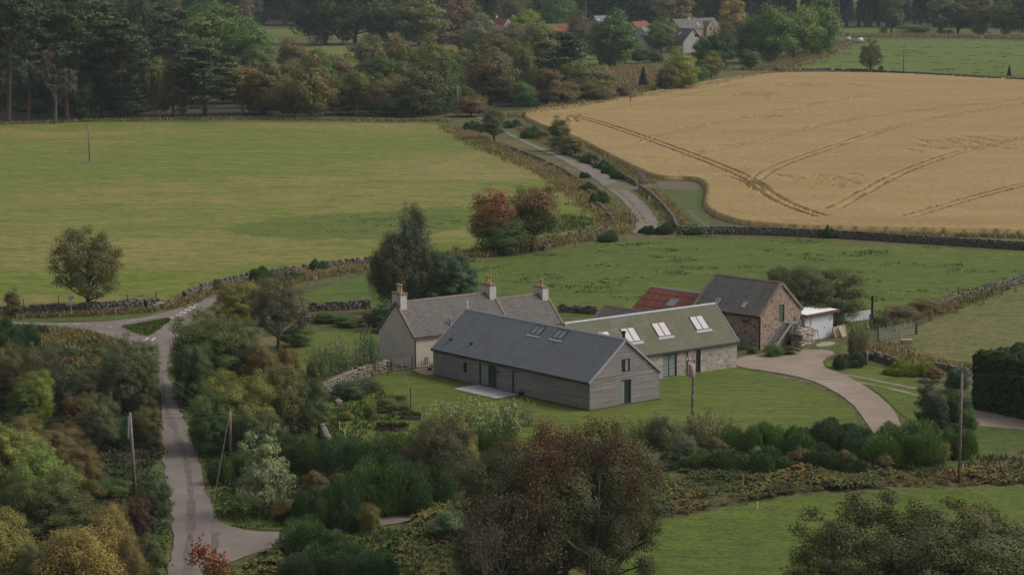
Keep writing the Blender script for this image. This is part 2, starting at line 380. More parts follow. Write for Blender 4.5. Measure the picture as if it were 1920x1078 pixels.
# ------------------------------------------------------------------ plants: prototypes
def unit(a): return a / (np.linalg.norm(a, axis=-1, keepdims=True) + 1e-9)
def leafquads(P, N, size, elong=1.0, T=None, rng=None):
    n = len(P); rng = rng or np.random.default_rng(1)
    T = rng.normal(size=(n, 3)) if T is None else T
    N = unit(N); T = unit(T - N * np.sum(T * N, 1, keepdims=True)); B = np.cross(N, T)
    s = np.asarray(size).reshape(-1, 1) * np.ones((n, 1))
    fold = N * s * .18
    V = np.stack([P + T * s * elong * .5, P + B * s * .42 + fold, P - T * s * elong * .5, P - B * s * .42 + fold], 1).reshape(-1, 3)
    return V, np.arange(4 * n).reshape(-1, 4)
def tubes_np(segs, k=5):
    """segs: list of (points, radii) -> verts, quads"""
    m = MB()
    for p, r in segs: m.tube(p, r, k, cap=False)
    return np.array([tuple(v) for v in m.v]), np.array(m.f)
def bend(a, b, rng, n=4, sag=.1, r0=.1, r1=.02):
    a, b = np.array(a, float), np.array(b, float); L = np.linalg.norm(b - a); o = rng.normal(size=3) * L * sag
    return ([tuple(a + (b - a) * t + o * math.sin(math.pi * t)) for t in np.linspace(0, 1, n)], [r0 + (r1 - r0) * t for t in np.linspace(0, 1, n)])

class Proto:
    def __init__(s, name, cat, h, w, crown, trunk): s.name, s.cat, s.h, s.w, s.crown, s.trunk = name, cat, h, w, crown, trunk

def sphere_dirs(n, rng, zmin=-.75):
    d = unit(rng.normal(size=(n * 3, 3))); d = d[d[:, 2] > zmin]; return d[:n]

def p_broad(name, seed, h=10, w=9, zc=.56, zr=.46, ncl=80, nper=130, leaf=.3, bark='bark', mat='leaf', stem=.05, cat='tree', clr=.15, droop=0, aut=False, bare=0.0, zmin=-.8):
    rng = np.random.default_rng(seed)
    D = sphere_dirs(ncl, rng, zmin)
    th = np.arctan2(D[:, 1], D[:, 0]); ph = rng.uniform(0, 6.28, 4)
    lob = 1 + .14 * np.sin(2 * th + ph[0]) + .12 * np.sin(3 * th + ph[1] + 3 * D[:, 2]) + .1 * np.sin(5 * D[:, 2] + ph[2])
    rad = (.42 + .58 * rng.uniform(0, 1, len(D)) ** .55) * lob * (1 - clr * .8)
    C = np.stack([D[:, 0] * w / 2 * rad, D[:, 1] * w / 2 * rad, zc * h + D[:, 2] * zr * h * rad], 1)
    C[:, 2] = np.clip(C[:, 2], .06 * h, None)
    cr = clr * w * rng.uniform(.55, 1.25, len(C))
    nl = np.maximum(6, (nper * (cr / (clr * w)) ** 2).astype(int))
    idx = np.repeat(np.arange(len(C)), nl); n = len(idx)
    g = unit(rng.normal(size=(n, 3))) * (rng.uniform(0, 1, (n, 1)) ** .45)
    off = g * cr[idx, None] * np.array([1.1, 1.1, .72])
    if droop: off[:, 2] -= rng.exponential(droop, n) * cr[idx]
    P = C[idx] + off; P[:, 2] = np.maximum(P[:, 2], .02 * h)
    cen = np.array([0, 0, zc * h])
    N = unit(P - cen) * .55 + unit(g) * .75 + rng.normal(size=(n, 3)) * .32 + np.array([0, 0, .3])
    size = leaf * rng.uniform(.6, 1.35, n)
    T = None
    if droop: T = np.tile([0, 0, -1.0], (n, 1)) + rng.normal(size=(n, 3)) * .5
    V, Q = leafquads(P, N, size, 1.35 if not droop else 1.7, T, rng)
    clv = rng.normal(0, .13, len(C))
    var = np.clip(.5 + clv[idx] + rng.normal(0, .17, n), 0, 1)
    at = {'var': var}
    if aut:
        a = np.clip(.5 + (C[:, 2] / h - .62) * 1.6 + rng.normal(0, .28, len(C)) + (C[:, 0] / w) * (.9 if aut == 2 else 0), 0, 1)
        if aut == 3: a = np.clip((C[:, 2] / h - .78) * 4 + rng.normal(0, .35, len(C)), 0, 1)
        at['aut'] = np.clip(a[idx] + rng.normal(0, .15, n), 0, 1)
    crown = mesh_np(name + '_crown', V, Q, [MT[mat]], at)
    top = zc * h + zr * h * .5; lean = rng.normal(0, .03 * h, 2)
    axis = lambda t: np.array([lean[0] * t * t, lean[1] * t * t, top * t])
    segs = [([tuple(axis(t)) for t in np.linspace(0, 1, 6)], [stem * h * (1 - .8 * t) * .5 + .012 * h * .3 for t in np.linspace(0, 1, 6)])]
    for i in rng.permutation(len(C))[:max(14, ncl // 3)]:
        t0 = np.clip((C[i, 2] / top) * rng.uniform(.35, .75), .12, .9)
        segs.append(bend(axis(t0), C[i], rng, 5, .09, stem * h * .2 * (1.15 - t0), .006 * h * .5))
    tv, tf = tubes_np(segs, 5)
    return Proto(name, cat, h, w, crown, mesh_np(name + '_trunk', tv, tf, [MT[bark]], smooth=True))

def p_pine(name, seed, h=22, w=9, bare=.34, ncl=60, nper=130, leaf=.42, flat=.42, lean=.04, bark='pinebark'):
    rng = np.random.default_rng(seed); ln = rng.normal(0, lean * h, 2)
    axis = lambda t: np.array([ln[0] * math.sin(t * 2.2), ln[1] * math.sin(t * 2.6), h * .97 * t])
    C = []; segs = [([tuple(axis(t)) for t in np.linspace(0, 1, 9)], [.021 * h * (1 - .85 * t) for t in np.linspace(0, 1, 9)])]
    for i in range(ncl):
        t = bare + (1 - bare) * rng.uniform(0, 1) ** .8
        prof = math.sqrt(max(.05, 1 - ((t - (bare + .38 * (1 - bare))) / (.66 * (1 - bare))) ** 2))
        r = w / 2 * prof * rng.uniform(.25, 1.0) ** .6; a = rng.uniform(0, 6.28)
        c = axis(t) + np.array([math.cos(a) * r, math.sin(a) * r, r * .22 + rng.normal(0, .02 * h)]); C.append(c)
        segs.append(bend(axis(max(.2, t - .05)), c, rng, 4, .1, .0055 * h * (1.3 - t), .02))
    for i in range(7):                        # dead stubs on the bare trunk
        t = bare * rng.uniform(.5, 1.0); a = rng.uniform(0, 6.28); r = w * rng.uniform(.1, .3)
        segs.append(bend(axis(t), axis(t) + np.array([math.cos(a) * r, math.sin(a) * r, rng.uniform(-.5, 1)]), rng, 4, .12, .06, .015))
    C = np.array(C); cr = w * .16 * rng.uniform(.6, 1.3, len(C))
    idx = np.repeat(np.arange(len(C)), nper); n = len(idx)
    g = unit(rng.normal(size=(n, 3))) * rng.uniform(0, 1, (n, 1)) ** .5
    P = C[idx] + g * cr[idx, None] * np.array([1.15, 1.15, flat])
    N = rng.normal(size=(n, 3)) * .5 + np.array([0, 0, .75]) + unit(g) * .3
    V, Q = leafquads(P, N, leaf * rng.uniform(.6, 1.3, n), 1.6, None, rng)
    var = np.clip(.5 + rng.normal(0, .14, len(C))[idx] + rng.normal(0, .16, n), 0, 1)
    tv, tf = tubes_np(segs, 6)
    return Proto(name, 'pine', h, w, mesh_np(name + '_crown', V, Q, [MT['needle']], {'var': var}), mesh_np(name + '_trunk', tv, tf, [MT[bark]], smooth=True))

def p_spruce(name, seed, h=20, w=6, leaf=.4, n=7000, bare=.05):
    rng = np.random.default_rng(seed); segs = [([(0, 0, 0), (0, 0, h * .5), (0, 0, h * .98)], [.016 * h, .01 * h, .01])]
    t = bare + (1 - bare) * (1 - np.sqrt(rng.uniform(0, 1, n))); layer = (t * 16 + rng.normal(0, .15, n)); fr = layer - np.floor(layer)
    a = np.floor(rng.uniform(0, 9, n)) / 9 * 6.28 + np.floor(layer) * 1.7 + rng.normal(0, .2, n)
    rm = w / 2 * (1 - t) ** .85 * (1.05 - .45 * fr); r = rm * rng.uniform(.15, 1.0, n) ** .6
    P = np.stack([np.cos(a) * r, np.sin(a) * r, h * t - r * .25], 1)
    out = np.stack([np.cos(a), np.sin(a), np.zeros(n)], 1)
    N = out * .35 + np.array([0, 0, .8]) + rng.normal(size=(n, 3)) * .4
    V, Q = leafquads(P, N, leaf * rng.uniform(.6, 1.3, n), 1.8, out + rng.normal(size=(n, 3)) * .4, rng)
    var = np.clip(.5 + rng.normal(0, .2, n), 0, 1); tv, tf = tubes_np(segs, 6)
    return Proto(name, 'conifer', h, w, mesh_np(name + '_crown', V, Q, [MT['needle']], {'var': var}), mesh_np(name + '_trunk', tv, tf, [MT['bark']], smooth=True))

def p_broom(name, seed, h=2, w=2.6, n=17000, bl=.3, bw=.02, mat='needle', nm=9):
    """Broom, gorse: a dome of upright green whips."""
    rng = np.random.default_rng(seed)
    mx = rng.uniform(-.38, .38, (nm, 2)) * w; mh = rng.uniform(.5, 1.0, nm); mr = rng.uniform(.2, .36, nm) * w * (9 / nm) ** .15
    k = rng.integers(0, nm, n); a = rng.uniform(0, 6.28, n); q = np.sqrt(rng.uniform(0, 1, n))
    x = mx[k, 0] + np.cos(a) * q * mr[k]; y = mx[k, 1] + np.sin(a) * q * mr[k]
    top = h * mh[k] * np.sqrt(np.maximum(.05, 1 - .85 * q * q))
    z = top * rng.uniform(.25, 1.0, n) ** .6 - bl * .35
    P = np.stack([x, y, np.maximum(z, .1)], 1)
    up = np.stack([np.cos(a) * q * .7, np.sin(a) * q * .7, np.ones(n)], 1) + rng.normal(size=(n, 3)) * .28
    N = np.stack([np.cos(a), np.sin(a), .6 * np.ones(n)], 1) + rng.normal(size=(n, 3)) * .55
    s = bl * rng.uniform(.6, 1.3, n) * np.where(rng.uniform(0, 1, n) < .08, 1.7, 1.0)
    T = unit(up); B = unit(np.cross(N, T)); ww = (bw * rng.uniform(.7, 1.4, n))[:, None]; s = s[:, None]
    V = np.stack([P - T * s * .5, P + B * ww, P + T * s * .6, P - B * ww], 1).reshape(-1, 3)
    V[:, 2] = np.maximum(V[:, 2], 0.0)
    var = np.clip(.5 + rng.normal(0, .12, nm)[k] + rng.normal(0, .18, n), 0, 1)
    segs = [bend((0, 0, 0), (mx[i, 0], mx[i, 1], h * mh[i] * .7), rng, 4, .1, .05, .015) for i in range(nm)]
    tv, tf = tubes_np(segs, 4)
    return Proto(name, 'bush', h, w, mesh_np(name + '_crown', V, np.arange(4 * n).reshape(-1, 4), [MT[mat]], {'var': var}), mesh_np(name + '_trunk', tv, tf, [MT['bark']]))

def p_willow(name, seed, h=3.2, w=5, ns=130, nl=30, leaf=.085):
    """A thicket of upright willow whips one can see through."""
    rng = np.random.default_rng(seed); segs = []; PP = []; TT = []; vv = []
    for i in range(ns):
        a = rng.uniform(0, 6.28); r = math.sqrt(rng.uniform()) * w / 2
        b = np.array([math.cos(a) * r, math.sin(a) * r * .6, 0]); hh = h * rng.uniform(.55, 1.0) * (1.0 - .3 * (r / (w / 2)) ** 2)
        e = b + np.array([rng.normal(0, .12 * h), rng.normal(0, .1 * h), hh]); pts, rr = bend(b, e, rng, 4, .03, .022, .006); segs.append((pts, rr))
        t = rng.uniform(.25, 1.03, nl)[:, None]; PP.append(b + (e - b) * t + rng.normal(size=(nl, 3)) * np.array([.1, .1, .05]))
        TT.append(rng.normal(size=(nl, 3)) * .6 + np.array([0, 0, .9])); vv.append(np.clip(.5 + rng.normal(0, .12) + rng.normal(0, .17, nl), 0, 1))
    P = np.concatenate(PP); T = np.concatenate(TT); n = len(P)
    V, Q = leafquads(P, rng.normal(size=(n, 3)) + np.array([0, 0, .4]), leaf * rng.uniform(.6, 1.3, n), 3.2, T, rng)
    tv, tf = tubes_np(segs, 3)
    return Proto(name, 'willow thicket', h, w, mesh_np(name + '_crown', V, Q, [MT['leaf']], {'var': np.concatenate(vv)}), mesh_np(name + '_trunk', tv, tf, [MT['bark']]))

def p_bare(name, seed, h=9, w=7, depth=5, bark='deadbark', leaves=0, lean=.1, upright=.5, mat='leaf', stems=1, thick=(.45, .66), ls=.2, L0=.3, rmin=.0):
    """A tree whose branches show: forking limbs down to twigs, with few leaves or none."""
    rng = np.random.default_rng(seed); segs = []; tips = []
    def grow(p, d, L, r, k):
        q = p + d * L + rng.normal(size=3) * L * .05
        segs.append(bend(p, q, rng, 3, .05, r, r * .62)); 
        if k == 0 or r < .006: tips.append(q); return
        for j in range(rng.integers(2, 4) if k > 1 else 4):
            nd = unit(d + rng.normal(size=3) * .62 + np.array([0, 0, upright * .35])); grow(p + (q - p) * rng.uniform(.55, 1.0), nd, L * rng.uniform(.58, .85), max(rmin, r * rng.uniform(*thick)), k - 1)
    for i in range(stems):
        grow(np.array([rng.normal(0, .12) * (stems > 1), rng.normal(0, .12) * (stems > 1), 0.0]), unit(np.array([rng.normal(0, lean), rng.normal(0, lean), 1.0])), h * L0, .022 * h / math.sqrt(stems), depth)
    tv, tf = tubes_np(segs, 4)
    z1 = tv[:, 2].max(); ww = max(np.ptp(tv[:, 0]), np.ptp(tv[:, 1])); sc = np.array([w / ww, w / ww, h / z1]); tv = tv * sc
    crown = None
    if leaves:
        tp = np.array(tips) * sc; idx = rng.integers(0, len(tp), leaves)
        P = tp[idx] + rng.normal(size=(leaves, 3)) * .22; V, Q = leafquads(P, rng.normal(size=(leaves, 3)) + np.array([0, 0, .6]), ls * rng.uniform(.6, 1.3, leaves), 1.4, None, rng)
        crown = mesh_np(name + '_crown', V, Q, [MT[mat]], {'var': np.clip(.5 + rng.normal(0, .2, leaves), 0, 1), 'aut': np.clip(P[:, 2] / h * 1.3 - .3 + rng.normal(0, .2, leaves), 0, 1)})
    return Proto(name, 'tree', h, w, crown, mesh_np(name + '_trunk', tv, tf, [MT[bark]]))

PR = {}
def reg(k, *ps): PR[k] = ps
# far ones: larger leaf clumps; near ones: small leaves
reg('round', *[p_broad('round_tree', 10 + i, 12, 11, zc=.5, zr=.5, ncl=110, nper=100, leaf=.36, zmin=-.95) for i in range(4)])
reg('oval', *[p_broad('oval_tree', 20 + i, 13, 8, zc=.51, zr=.49, ncl=90, nper=90, leaf=.34, clr=.16, zmin=-.95) for i in range(3)])
reg('birch', *[p_broad('birch', 30 + i, 13, 6.5, zc=.56, zr=.45, ncl=100, nper=100, leaf=.24, bark='birchbark', stem=.03, droop=.8, clr=.14, cat='birch') for i in range(3)])
reg('pine', *[p_pine('pine', 40 + i, 22, 9) for i in range(4)])
reg('layer', *[p_pine('layered_pine', 46 + i, 18, 10, bare=.12, ncl=85, nper=100, flat=.3) for i in range(2)])
reg('talltrunk', *[p_pine('plantation_pine', 50 + i, 24, 6, bare=.58, ncl=40, nper=70, leaf=.5, lean=.012, bark='plantbark') for i in range(2)])
reg('spruce', *[p_spruce('spruce', 55 + i, 20, 6.5) for i in range(2)])
reg('shrub', *[p_broad('shrub', 60 + i, 4, 4.6, zc=.48, zr=.5, ncl=90, nper=190, leaf=.11, zmin=-.95, clr=.16, stem=.03, cat='shrub') for i in range(3)])
reg('broom', *[p_broom('broom_bush', 70 + i) for i in range(4)])
reg('bigbroom', *[p_broom('broom_bush', 75 + i, 4, 4.4, 30000, .34, .022, nm=18) for i in range(3)])
reg('nround', *[p_broad('round_tree', 80 + i, 9, 9, zc=.5, zr=.5, ncl=190, nper=340, leaf=.11, clr=.1, mat='twoleaf', aut=True, zmin=-.95) for i in range(3)])
reg('noval', *[p_broad('oval_tree', 90 + i, 9, 5.5, zc=.5, zr=.5, ncl=130, nper=260, leaf=.1, zmin=-.95, clr=.14, mat='twoleaf', aut=True) for i in range(3)])
reg('nbirch', *[p_broad('birch', 95 + i, 9, 4.8, zc=.54, zr=.47, ncl=150, nper=240, leaf=.09, bark='birchbark', stem=.028, droop=.9, clr=.13, cat='birch') for i in range(3)])
reg('loose', *[p_broad('loose_tree', 100 + i, 9, 9, zc=.54, zr=.45, ncl=190, nper=140, leaf=.12, clr=.085, mat='twoleaf', aut=True) for i in range(2)])
reg('redtree', p_broad('cherry_tree', 110, 9, 7.5, zc=.52, zr=.48, ncl=130, nper=130, leaf=.18, mat='redleaf', aut=1))
reg('redgreen', p_broad('cherry_tree', 112, 9, 8, zc=.52, zr=.48, ncl=140, nper=130, leaf=.18, mat='rustleaf', aut=1))
reg('bigcherry', p_broad('cherry_tree', 114, 11, 12, zc=.58, zr=.42, ncl=280, nper=290, leaf=.1, clr=.07, mat='rustleaf', aut=3))
reg('bigbush', p_broad('spreading_tree', 115, 9, 14, zc=.5, zr=.5, ncl=340, nper=330, leaf=.11, clr=.055, mat='twoleaf', aut=True, zmin=-.9))
reg('holly', p_broad('holly', 116, 9, 6, zc=.46, zr=.52, ncl=150, nper=240, leaf=.12, clr=.11, stem=.03, zmin=-.95))
reg('sapling', *[p_broad('silvery_sapling', 118 + i, 6, 4, zc=.5, zr=.5, ncl=140, nper=70, leaf=.11, clr=.09, droop=.3, stem=.02) for i in range(1)])
reg('ash', *[p_broad('ash_tree', 120 + i, 9, 9, zc=.56, zr=.44, ncl=230, nper=190, leaf=.12, clr=.08, droop=.2, cat='ash') for i in range(2)])
reg('willow', *[p_willow('willow_thicket', 130 + i) for i in range(2)])
reg('dead', p_bare('dead_pine', 144, 17, 12, 7, 'deadbark', lean=.05, upright=.1, thick=(.5, .7), rmin=.045))
reg('bare', *[p_bare('bare_tree', 142 + i, 8, 7, 6, 'bark', leaves=2600, ls=.085, stems=4, upright=.9) for i in range(2)])
reg('leafless', p_bare('half_bare_tree', 146, 11, 9, 7, 'greybark', leaves=26000, mat='brownleaf', ls=.09, lean=.03, L0=.42))
reg('redsapling', p_bare('red_sapling', 148, 4, 3, 5, 'bark', leaves=900, mat='redleaf', lean=.05))

TREES = []
_rz = random.Random(3)
def plant(kind, px, yb, yt, wpx, col, label, group=None, cat=None, name=None, var=None, rz=None):
    """Stand a plant where the photo shows its foot (px, yb); its top at row yt, wpx photo pixels wide."""
    ps = PR[kind]; p = ps[(var if var is not None else _rz.randrange(len(ps))) % len(ps)]
    if kind == 'broom' and yb - yt > 55: kind = 'bigbroom'; ps = PR[kind]; p = ps[_rz.randrange(len(ps))]
    k = ppm(yb); sx = wpx / k / p.w * 1.06; sz = (yb - yt) / k / p.h * (1.05 if p.crown else 1)
    r = empty(name or p.name, G(px, yb), _rz.uniform(0, 6.28) if rz is None else rz, label, cat or p.cat, group)
    jit = lambda c: tuple(max(.004, v * _rz.uniform(.93, 1.07)) for v in c) + (1,)
    if p.trunk:
        o = link('trunk', p.trunk, r); o.scale = (sx, sx, sz)
    if p.crown:
        o = link('crown', p.crown, r); o.scale = (sx, sx, sz); o.color = jit(tuple(1.85 * v for v in col))
    TREES.append((r, kind, px, yb)); return r

# ------------------------------------------------------------------ the ground and what is laid on it
def ground():
    ys = np.concatenate([np.arange(40, 420, 10), np.arange(420, 1300, 40), np.arange(1300, 3300, 100)])
    xs = np.linspace(-1, 1, 81)
    V = []; 
    for y in ys:
        for x in xs:
            X = x * (160 + y * .62); V.append((X, y, max(0.0, y - 1380) * .16))
    n = len(xs); Q = [(j * n + i, j * n + i + 1, (j + 1) * n + i + 1, (j + 1) * n + i) for j in range(len(ys) - 1) for i in range(n - 1)]
    return tag(link('ground', mesh_np('ground', V, Q, [MT['ground']])), kind='structure')
ground()
def smooth_poly(pts, it=2, closed=True):
    pts = [Vector(p) for p in pts]
    for _ in range(it):
        out = []; n = len(pts)
        for i in range(n if closed else n - 1):
            a, b = pts[i], pts[(i + 1) % n]; out += [a * .75 + b * .25, a * .25 + b * .75]
        pts = out if closed else [pts[0]] + out + [pts[-1]]
    return pts
def sheet(name, px, z, mat, smooth=2, rag=0.0):
    P = [G(x, y) for x, y in px]
    if smooth: P = smooth_poly(P, smooth)
    if rag:
        rr = random.Random(len(px)); Q = []
        for i, a in enumerate(P):
            b = P[(i + 1) % len(P)]; k = max(1, int((b - a).length / 1.5))
            Q += [a.lerp(b, j / k) + Vector((rr.gauss(0, rag), rr.gauss(0, rag), 0)) for j in range(k)]
        P = Q
    from mathutils.geometry import tessellate_polygon
    T = tessellate_polygon([P]); m = MB()
    V = [(p.x, p.y, z) for p in P]
    for t in T:
        a, b, c = (Vector(V[i]) for i in t)
        m.f.append(tuple(t) if (b - a).cross(c - a).z > 0 else tuple(reversed(t))); m.mi.append(0)
    m.v = V
    return tag(m.build(name, MT[mat], uv=False), kind='structure')
def inside(pts, xs, ys):
    P = np.array([(p[0], p[1]) for p in pts]); r = np.zeros(len(xs), bool); j = len(P) - 1
    for i in range(len(P)):
        xi, yi, xj, yj = *P[i], *P[j]
        c = ((yi > ys) != (yj > ys)) & (xs < (xj - xi) * (ys - yi) / (yj - yi + 1e-12) + xi); r ^= c; j = i
    return r

LEFT_FIELD = [(-500, 238), (0, 236), (170, 229), (400, 230), (700, 231), (845, 234), (888, 258), (945, 286), (1010, 308), (1060, 336), (1105, 371), (1138, 402), (1142, 422), (1110, 438), (1040, 446), (900, 466), (800, 480), (700, 491), (600, 500), (500, 521), (420, 536), (350, 562), (300, 575), (150, 586), (0, 594), (-500, 612)]
FARM_FIELD = [(560, 566), (590, 545), (640, 528), (710, 509), (800, 500), (880, 491), (1000, 472), (1100, 458), (1230, 449), (1300, 445), (1500, 453), (1700, 462), (1930, 472), (2300, 490), (2200, 505), (1915, 528), (1860, 548), (1760, 583), (1690, 608), (1640, 625), (1560, 628), (1450, 625), (1330, 610), (1180, 600), (1045, 590), (900, 592), (720, 582), (640, 577)]
WHEAT = [(975, 222), (985, 212), (1100, 197), (1200, 180), (1340, 153), (1430, 141), (1560, 139), (1700, 142), (1930, 153), (2250, 168), (2250, 462), (1930, 441), (1700, 437), (1560, 434), (1440, 430), (1350, 417), (1312, 390), (1322, 362), (1315, 345), (1290, 338), (1225, 338), (1190, 322), (1120, 287), (1080, 264), (1010, 240)]
sheet('field', LEFT_FIELD, .04, 'left_field')
sheet('field', FARM_FIELD, .04, 'farm_field')
sheet('field', [(1450, 134), (1520, 112), (1580, 92), (1610, 78), (1640, 75), (1930, 79), (2300, 83), (2300, 160), (1930, 146), (1700, 135), (1640, 132), (1500, 133)], .05, 'upper_field')
sheet('field', [(1690, 655), (1660, 640), (1735, 608), (1790, 584), (1860, 556), (1930, 532), (2250, 500), (2250, 760), (1960, 700), (1830, 682), (1740, 672)], .04, 'paddock')
sheet('field', [(1130, 1040), (1155, 1002), (1250, 977), (1400, 947), (1530, 927), (1700, 920), (1930, 914), (2400, 905), (2400, 1350), (1100, 1350), (1090, 1150)], .04, 'near_field')
sheet('field', [(1560, 62), (1580, 53), (1690, 53), (1700, 64)], .06, 'upper_field', 1)
for q in ([(300, 78), (320, 66), (350, 64), (350, 76)], [(490, 68), (505, 55), (600, 55), (600, 72)], [(560, 112), (575, 87), (700, 84), (700, 112)]):
    sheet('field', q, .06, 'upper_field' if q[0][0] != 560 else 'left_field', 1)
sheet('lawn', [(1070, 116), (1085, 104), (1175, 108), (1178, 124), (1100, 124)], .05, 'upper_field', 1)
sheet('field', [(1120, 150), (1150, 126), (1215, 130), (1210, 170), (1140, 165)], .05, 'rough', 1)
sheet('lawn', [(690, 712), (720, 698), (815, 703), (900, 700), (1000, 690), (1250, 690), (1382, 688), (1440, 703), (1530, 727), (1590, 757), (1612, 788), (1590, 815), (1450, 832), (1240, 845), (1000, 855), (820, 830), (640, 832), (590, 790), (610, 750)], .045, 'lawn')
sheet('lawn', [(540, 640), (570, 622), (700, 622), (712, 640), (690, 690), (590, 720), (545, 690)], .045, 'lawn')
sheet('lawn', [(1540, 685), (1560, 672), (1650, 690), (1720, 712), (1720, 730), (1760, 800), (1700, 790), (1650, 736), (1590, 708)], .045, 'lawn')
sheet('verge', [(1400, 902), (1450, 885), (1600, 880), (1750, 860), (1800, 810), (1850, 795), (1990, 800), (1990, 870), (1880, 870), (1700, 890), (1550, 905)], .045, 'verge')
sheet('verge', [(385, 975), (430, 985), (520, 997), (600, 985), (560, 945), (470, 925), (395, 900), (365, 840), (345, 780), (322, 735), (330, 735), (380, 800), (410, 890)], .05, 'verge', 1)
sheet('verge', [(310, 870), (318, 1000), (300, 1110), (270, 1110), (280, 950), (285, 860)], .05, 'verge', 1)
sheet('verge', [(440, 1080), (480, 1045), (560, 1010), (690, 1000), (770, 985), (800, 1100), (440, 1130)], .05, 'verge', 1)
sheet('verge', [(-100, 606), (-100, 598), (150, 596), (250, 590), (300, 583), (380, 556), (410, 545), (400, 560), (330, 584), (240, 601), (140, 604)], .05, 'verge', 0)
sheet('verge', [(940, 246), (960, 246), (1060, 292), (1120, 316), (1180, 350), (1215, 385), (1245, 430), (1225, 430), (1212, 396), (1185, 367), (1130, 330), (1060, 302)], .055, 'verge', 0)
sheet('verge', [(1215, 352), (1260, 356), (1315, 352), (1322, 365), (1305, 392), (1345, 425), (1300, 430), (1262, 400)], .055, 'verge', 1)
sheet('track', [(1130, 352), (1140, 344), (1230, 341), (1300, 342), (1316, 352), (1300, 360), (1240, 354), (1160, 358)], .075, 'bare', 1)
ROAD = [(312, 1120), (326, 1000), (318, 940), (311, 890), (303, 800), (301, 740), (299, 690), (291, 667), (262, 655), (225, 640), (190, 626), (140, 615), (50, 609), (-60, 606), (-60, 603), (60, 605), (140, 606), (240, 601), (290, 591), (340, 577), (380, 563), (420, 545), (445, 545), (408, 564), (372, 590), (347, 612), (330, 640), (318, 662), (312, 695), (326, 740), (352, 800), (372, 860), (388, 930), (402, 972), (425, 987), (470, 997), (540, 999), (600, 995), (690, 976), (750, 965), (790, 960), (790, 974), (755, 981), (690, 990), (600, 1010), (520, 1028), (470, 1040), (430, 1055), (412, 1075), (408, 1120)]
sheet('road', ROAD, .07, 'road', 1, .09)
sheet('verge', [(226, 614), (270, 605), (315, 598), (322, 600), (300, 617), (282, 630), (270, 632), (250, 625)], .085, 'verge', 1)
sheet('road', [(880, 218), (905, 226), (945, 250), (998, 277), (1047, 297), (1087, 320), (1127, 345), (1162, 372), (1188, 400), (1195, 424), (1183, 441), (1226, 441), (1234, 420), (1221, 395), (1190, 365), (1150, 336), (1110, 313), (1070, 300), (1020, 280), (962, 254), (925, 232), (900, 220), (890, 214)], .07, 'road', 1, .12)
def ribbon(name, px, w, z, mat, wobble=.25, seed=1):
    P = smooth_poly([G(x, y) for x, y in px], 3, False); rr = random.Random(seed); m = MB(); prev = None; u = 0
    for i, p in enumerate(P):
        d = (P[min(i + 1, len(P) - 1)] - P[max(i - 1, 0)]).normalized(); n = Vector((-d.y, d.x, 0))
        a = w * (1 + rr.uniform(-wobble, wobble)) / 2; q = (p + n * a, p - n * a)
        if prev: m.poly([(prev[1].x, prev[1].y, z), (q[1].x, q[1].y, z), (q[0].x, q[0].y, z), (prev[0].x, prev[0].y, z)])
        prev = q
    return tag(m.build(name, MT[mat], uv=False), kind='structure')
ribbon('road_wear', [(300, 700), (308, 760), (330, 810), (352, 870), (360, 940), (356, 1020), (350, 1110)], .55, .085, 'tar', .5)
ribbon('road_wear', [(404, 1000), (400, 1060), (395, 1120)], .5, .085, 'tar', .4)
ribbon('road_patch', [(1150, 352), (1190, 385), (1212, 420)], .4, .085, 'bare', .9)
# painted markings
def paint(pairs, w):
    m = MB()
    for a, b in pairs:
        A, B = G(*a), G(*b); d = (B - A).normalized(); n = Vector((-d.y, d.x, 0)) * w / 2
        m.poly([(q.x, q.y, .09) for q in (A - n, B - n, B + n, A + n)])
    return tag(m.build('road_marking', MT['paint'], uv=False), kind='structure')
paint([((115, 607.6), (127, 608)), ((138, 608.8), (149, 609.2)), ((160, 609.6), (171, 610.2)), ((181, 611), (192, 611.8)), ((201, 613), (211, 614))], .22)
paint([((238, 603), (262, 600)), ((262, 600), (294, 595.5))], .18)
paint([((320.5 + i * 8.6, 598 - i * 4.9), (325 + i * 8.6, 595.5 - i * 4.9)) for i in range(6)] + [((327.5 + i * 8.6, 598.5 - i * 4.9), (332 + i * 8.6, 596 - i * 4.9)) for i in range(5)], .3)
paint([((272, 639), (279, 634.5)), ((284, 641), (291, 634))], .25)
# gravel drive, tracks
sheet('driveway', [(1382, 690), (1380, 672), (1430, 664), (1490, 657), (1545, 655), (1572, 664), (1545, 674), (1540, 688), (1590, 706), (1645, 738), (1680, 774), (1692, 800), (1690, 830), (1648, 830), (1630, 800), (1608, 768), (1568, 735), (1520, 712), (1450, 698)], .065, 'gravel', 2, .06)
sheet('yard', [(1490, 655), (1530, 642), (1570, 640), (1580, 656), (1560, 664)], .058, 'verge', 1)
sheet('yard', [(1527, 650), (1535, 644), (1560, 641), (1568, 645), (1556, 650), (1540, 652)], .09, 'concrete', 2, .05)
sheet('track', [(1805, 765), (1850, 770), (1930, 792), (2200, 830), (2200, 860), (1930, 808), (1840, 800), (1800, 790)], .06, 'gravel', 1, .1)
sheet('track', [(1700, 893), (1800, 875), (1900, 850), (1990, 830), (1990, 862), (1880, 878), (1780, 895)], .06, 'bare', 1, .15)
sheet('track', [(1420, 898), (1500, 886), (1640, 882), (1640, 890), (1500, 896), (1440, 906)], .06, 'bare', 1, .15)
ribbon('track', [(1540, 697), (1600, 706), (1660, 718), (1720, 730)], .5, .075, 'gravel', .5, 3)
ribbon('track', [(1590, 716), (1640, 722), (1720, 742)], .45, .075, 'gravel', .6, 4)
ribbon('track', [(1290, 395), (1310, 415), (1345, 435)], .8, .08, 'bare', .4, 5)
sheet('patio', [(850, 731), (893, 722.5), (974, 742), (930, 749.5)], .12, 'patio', 0)
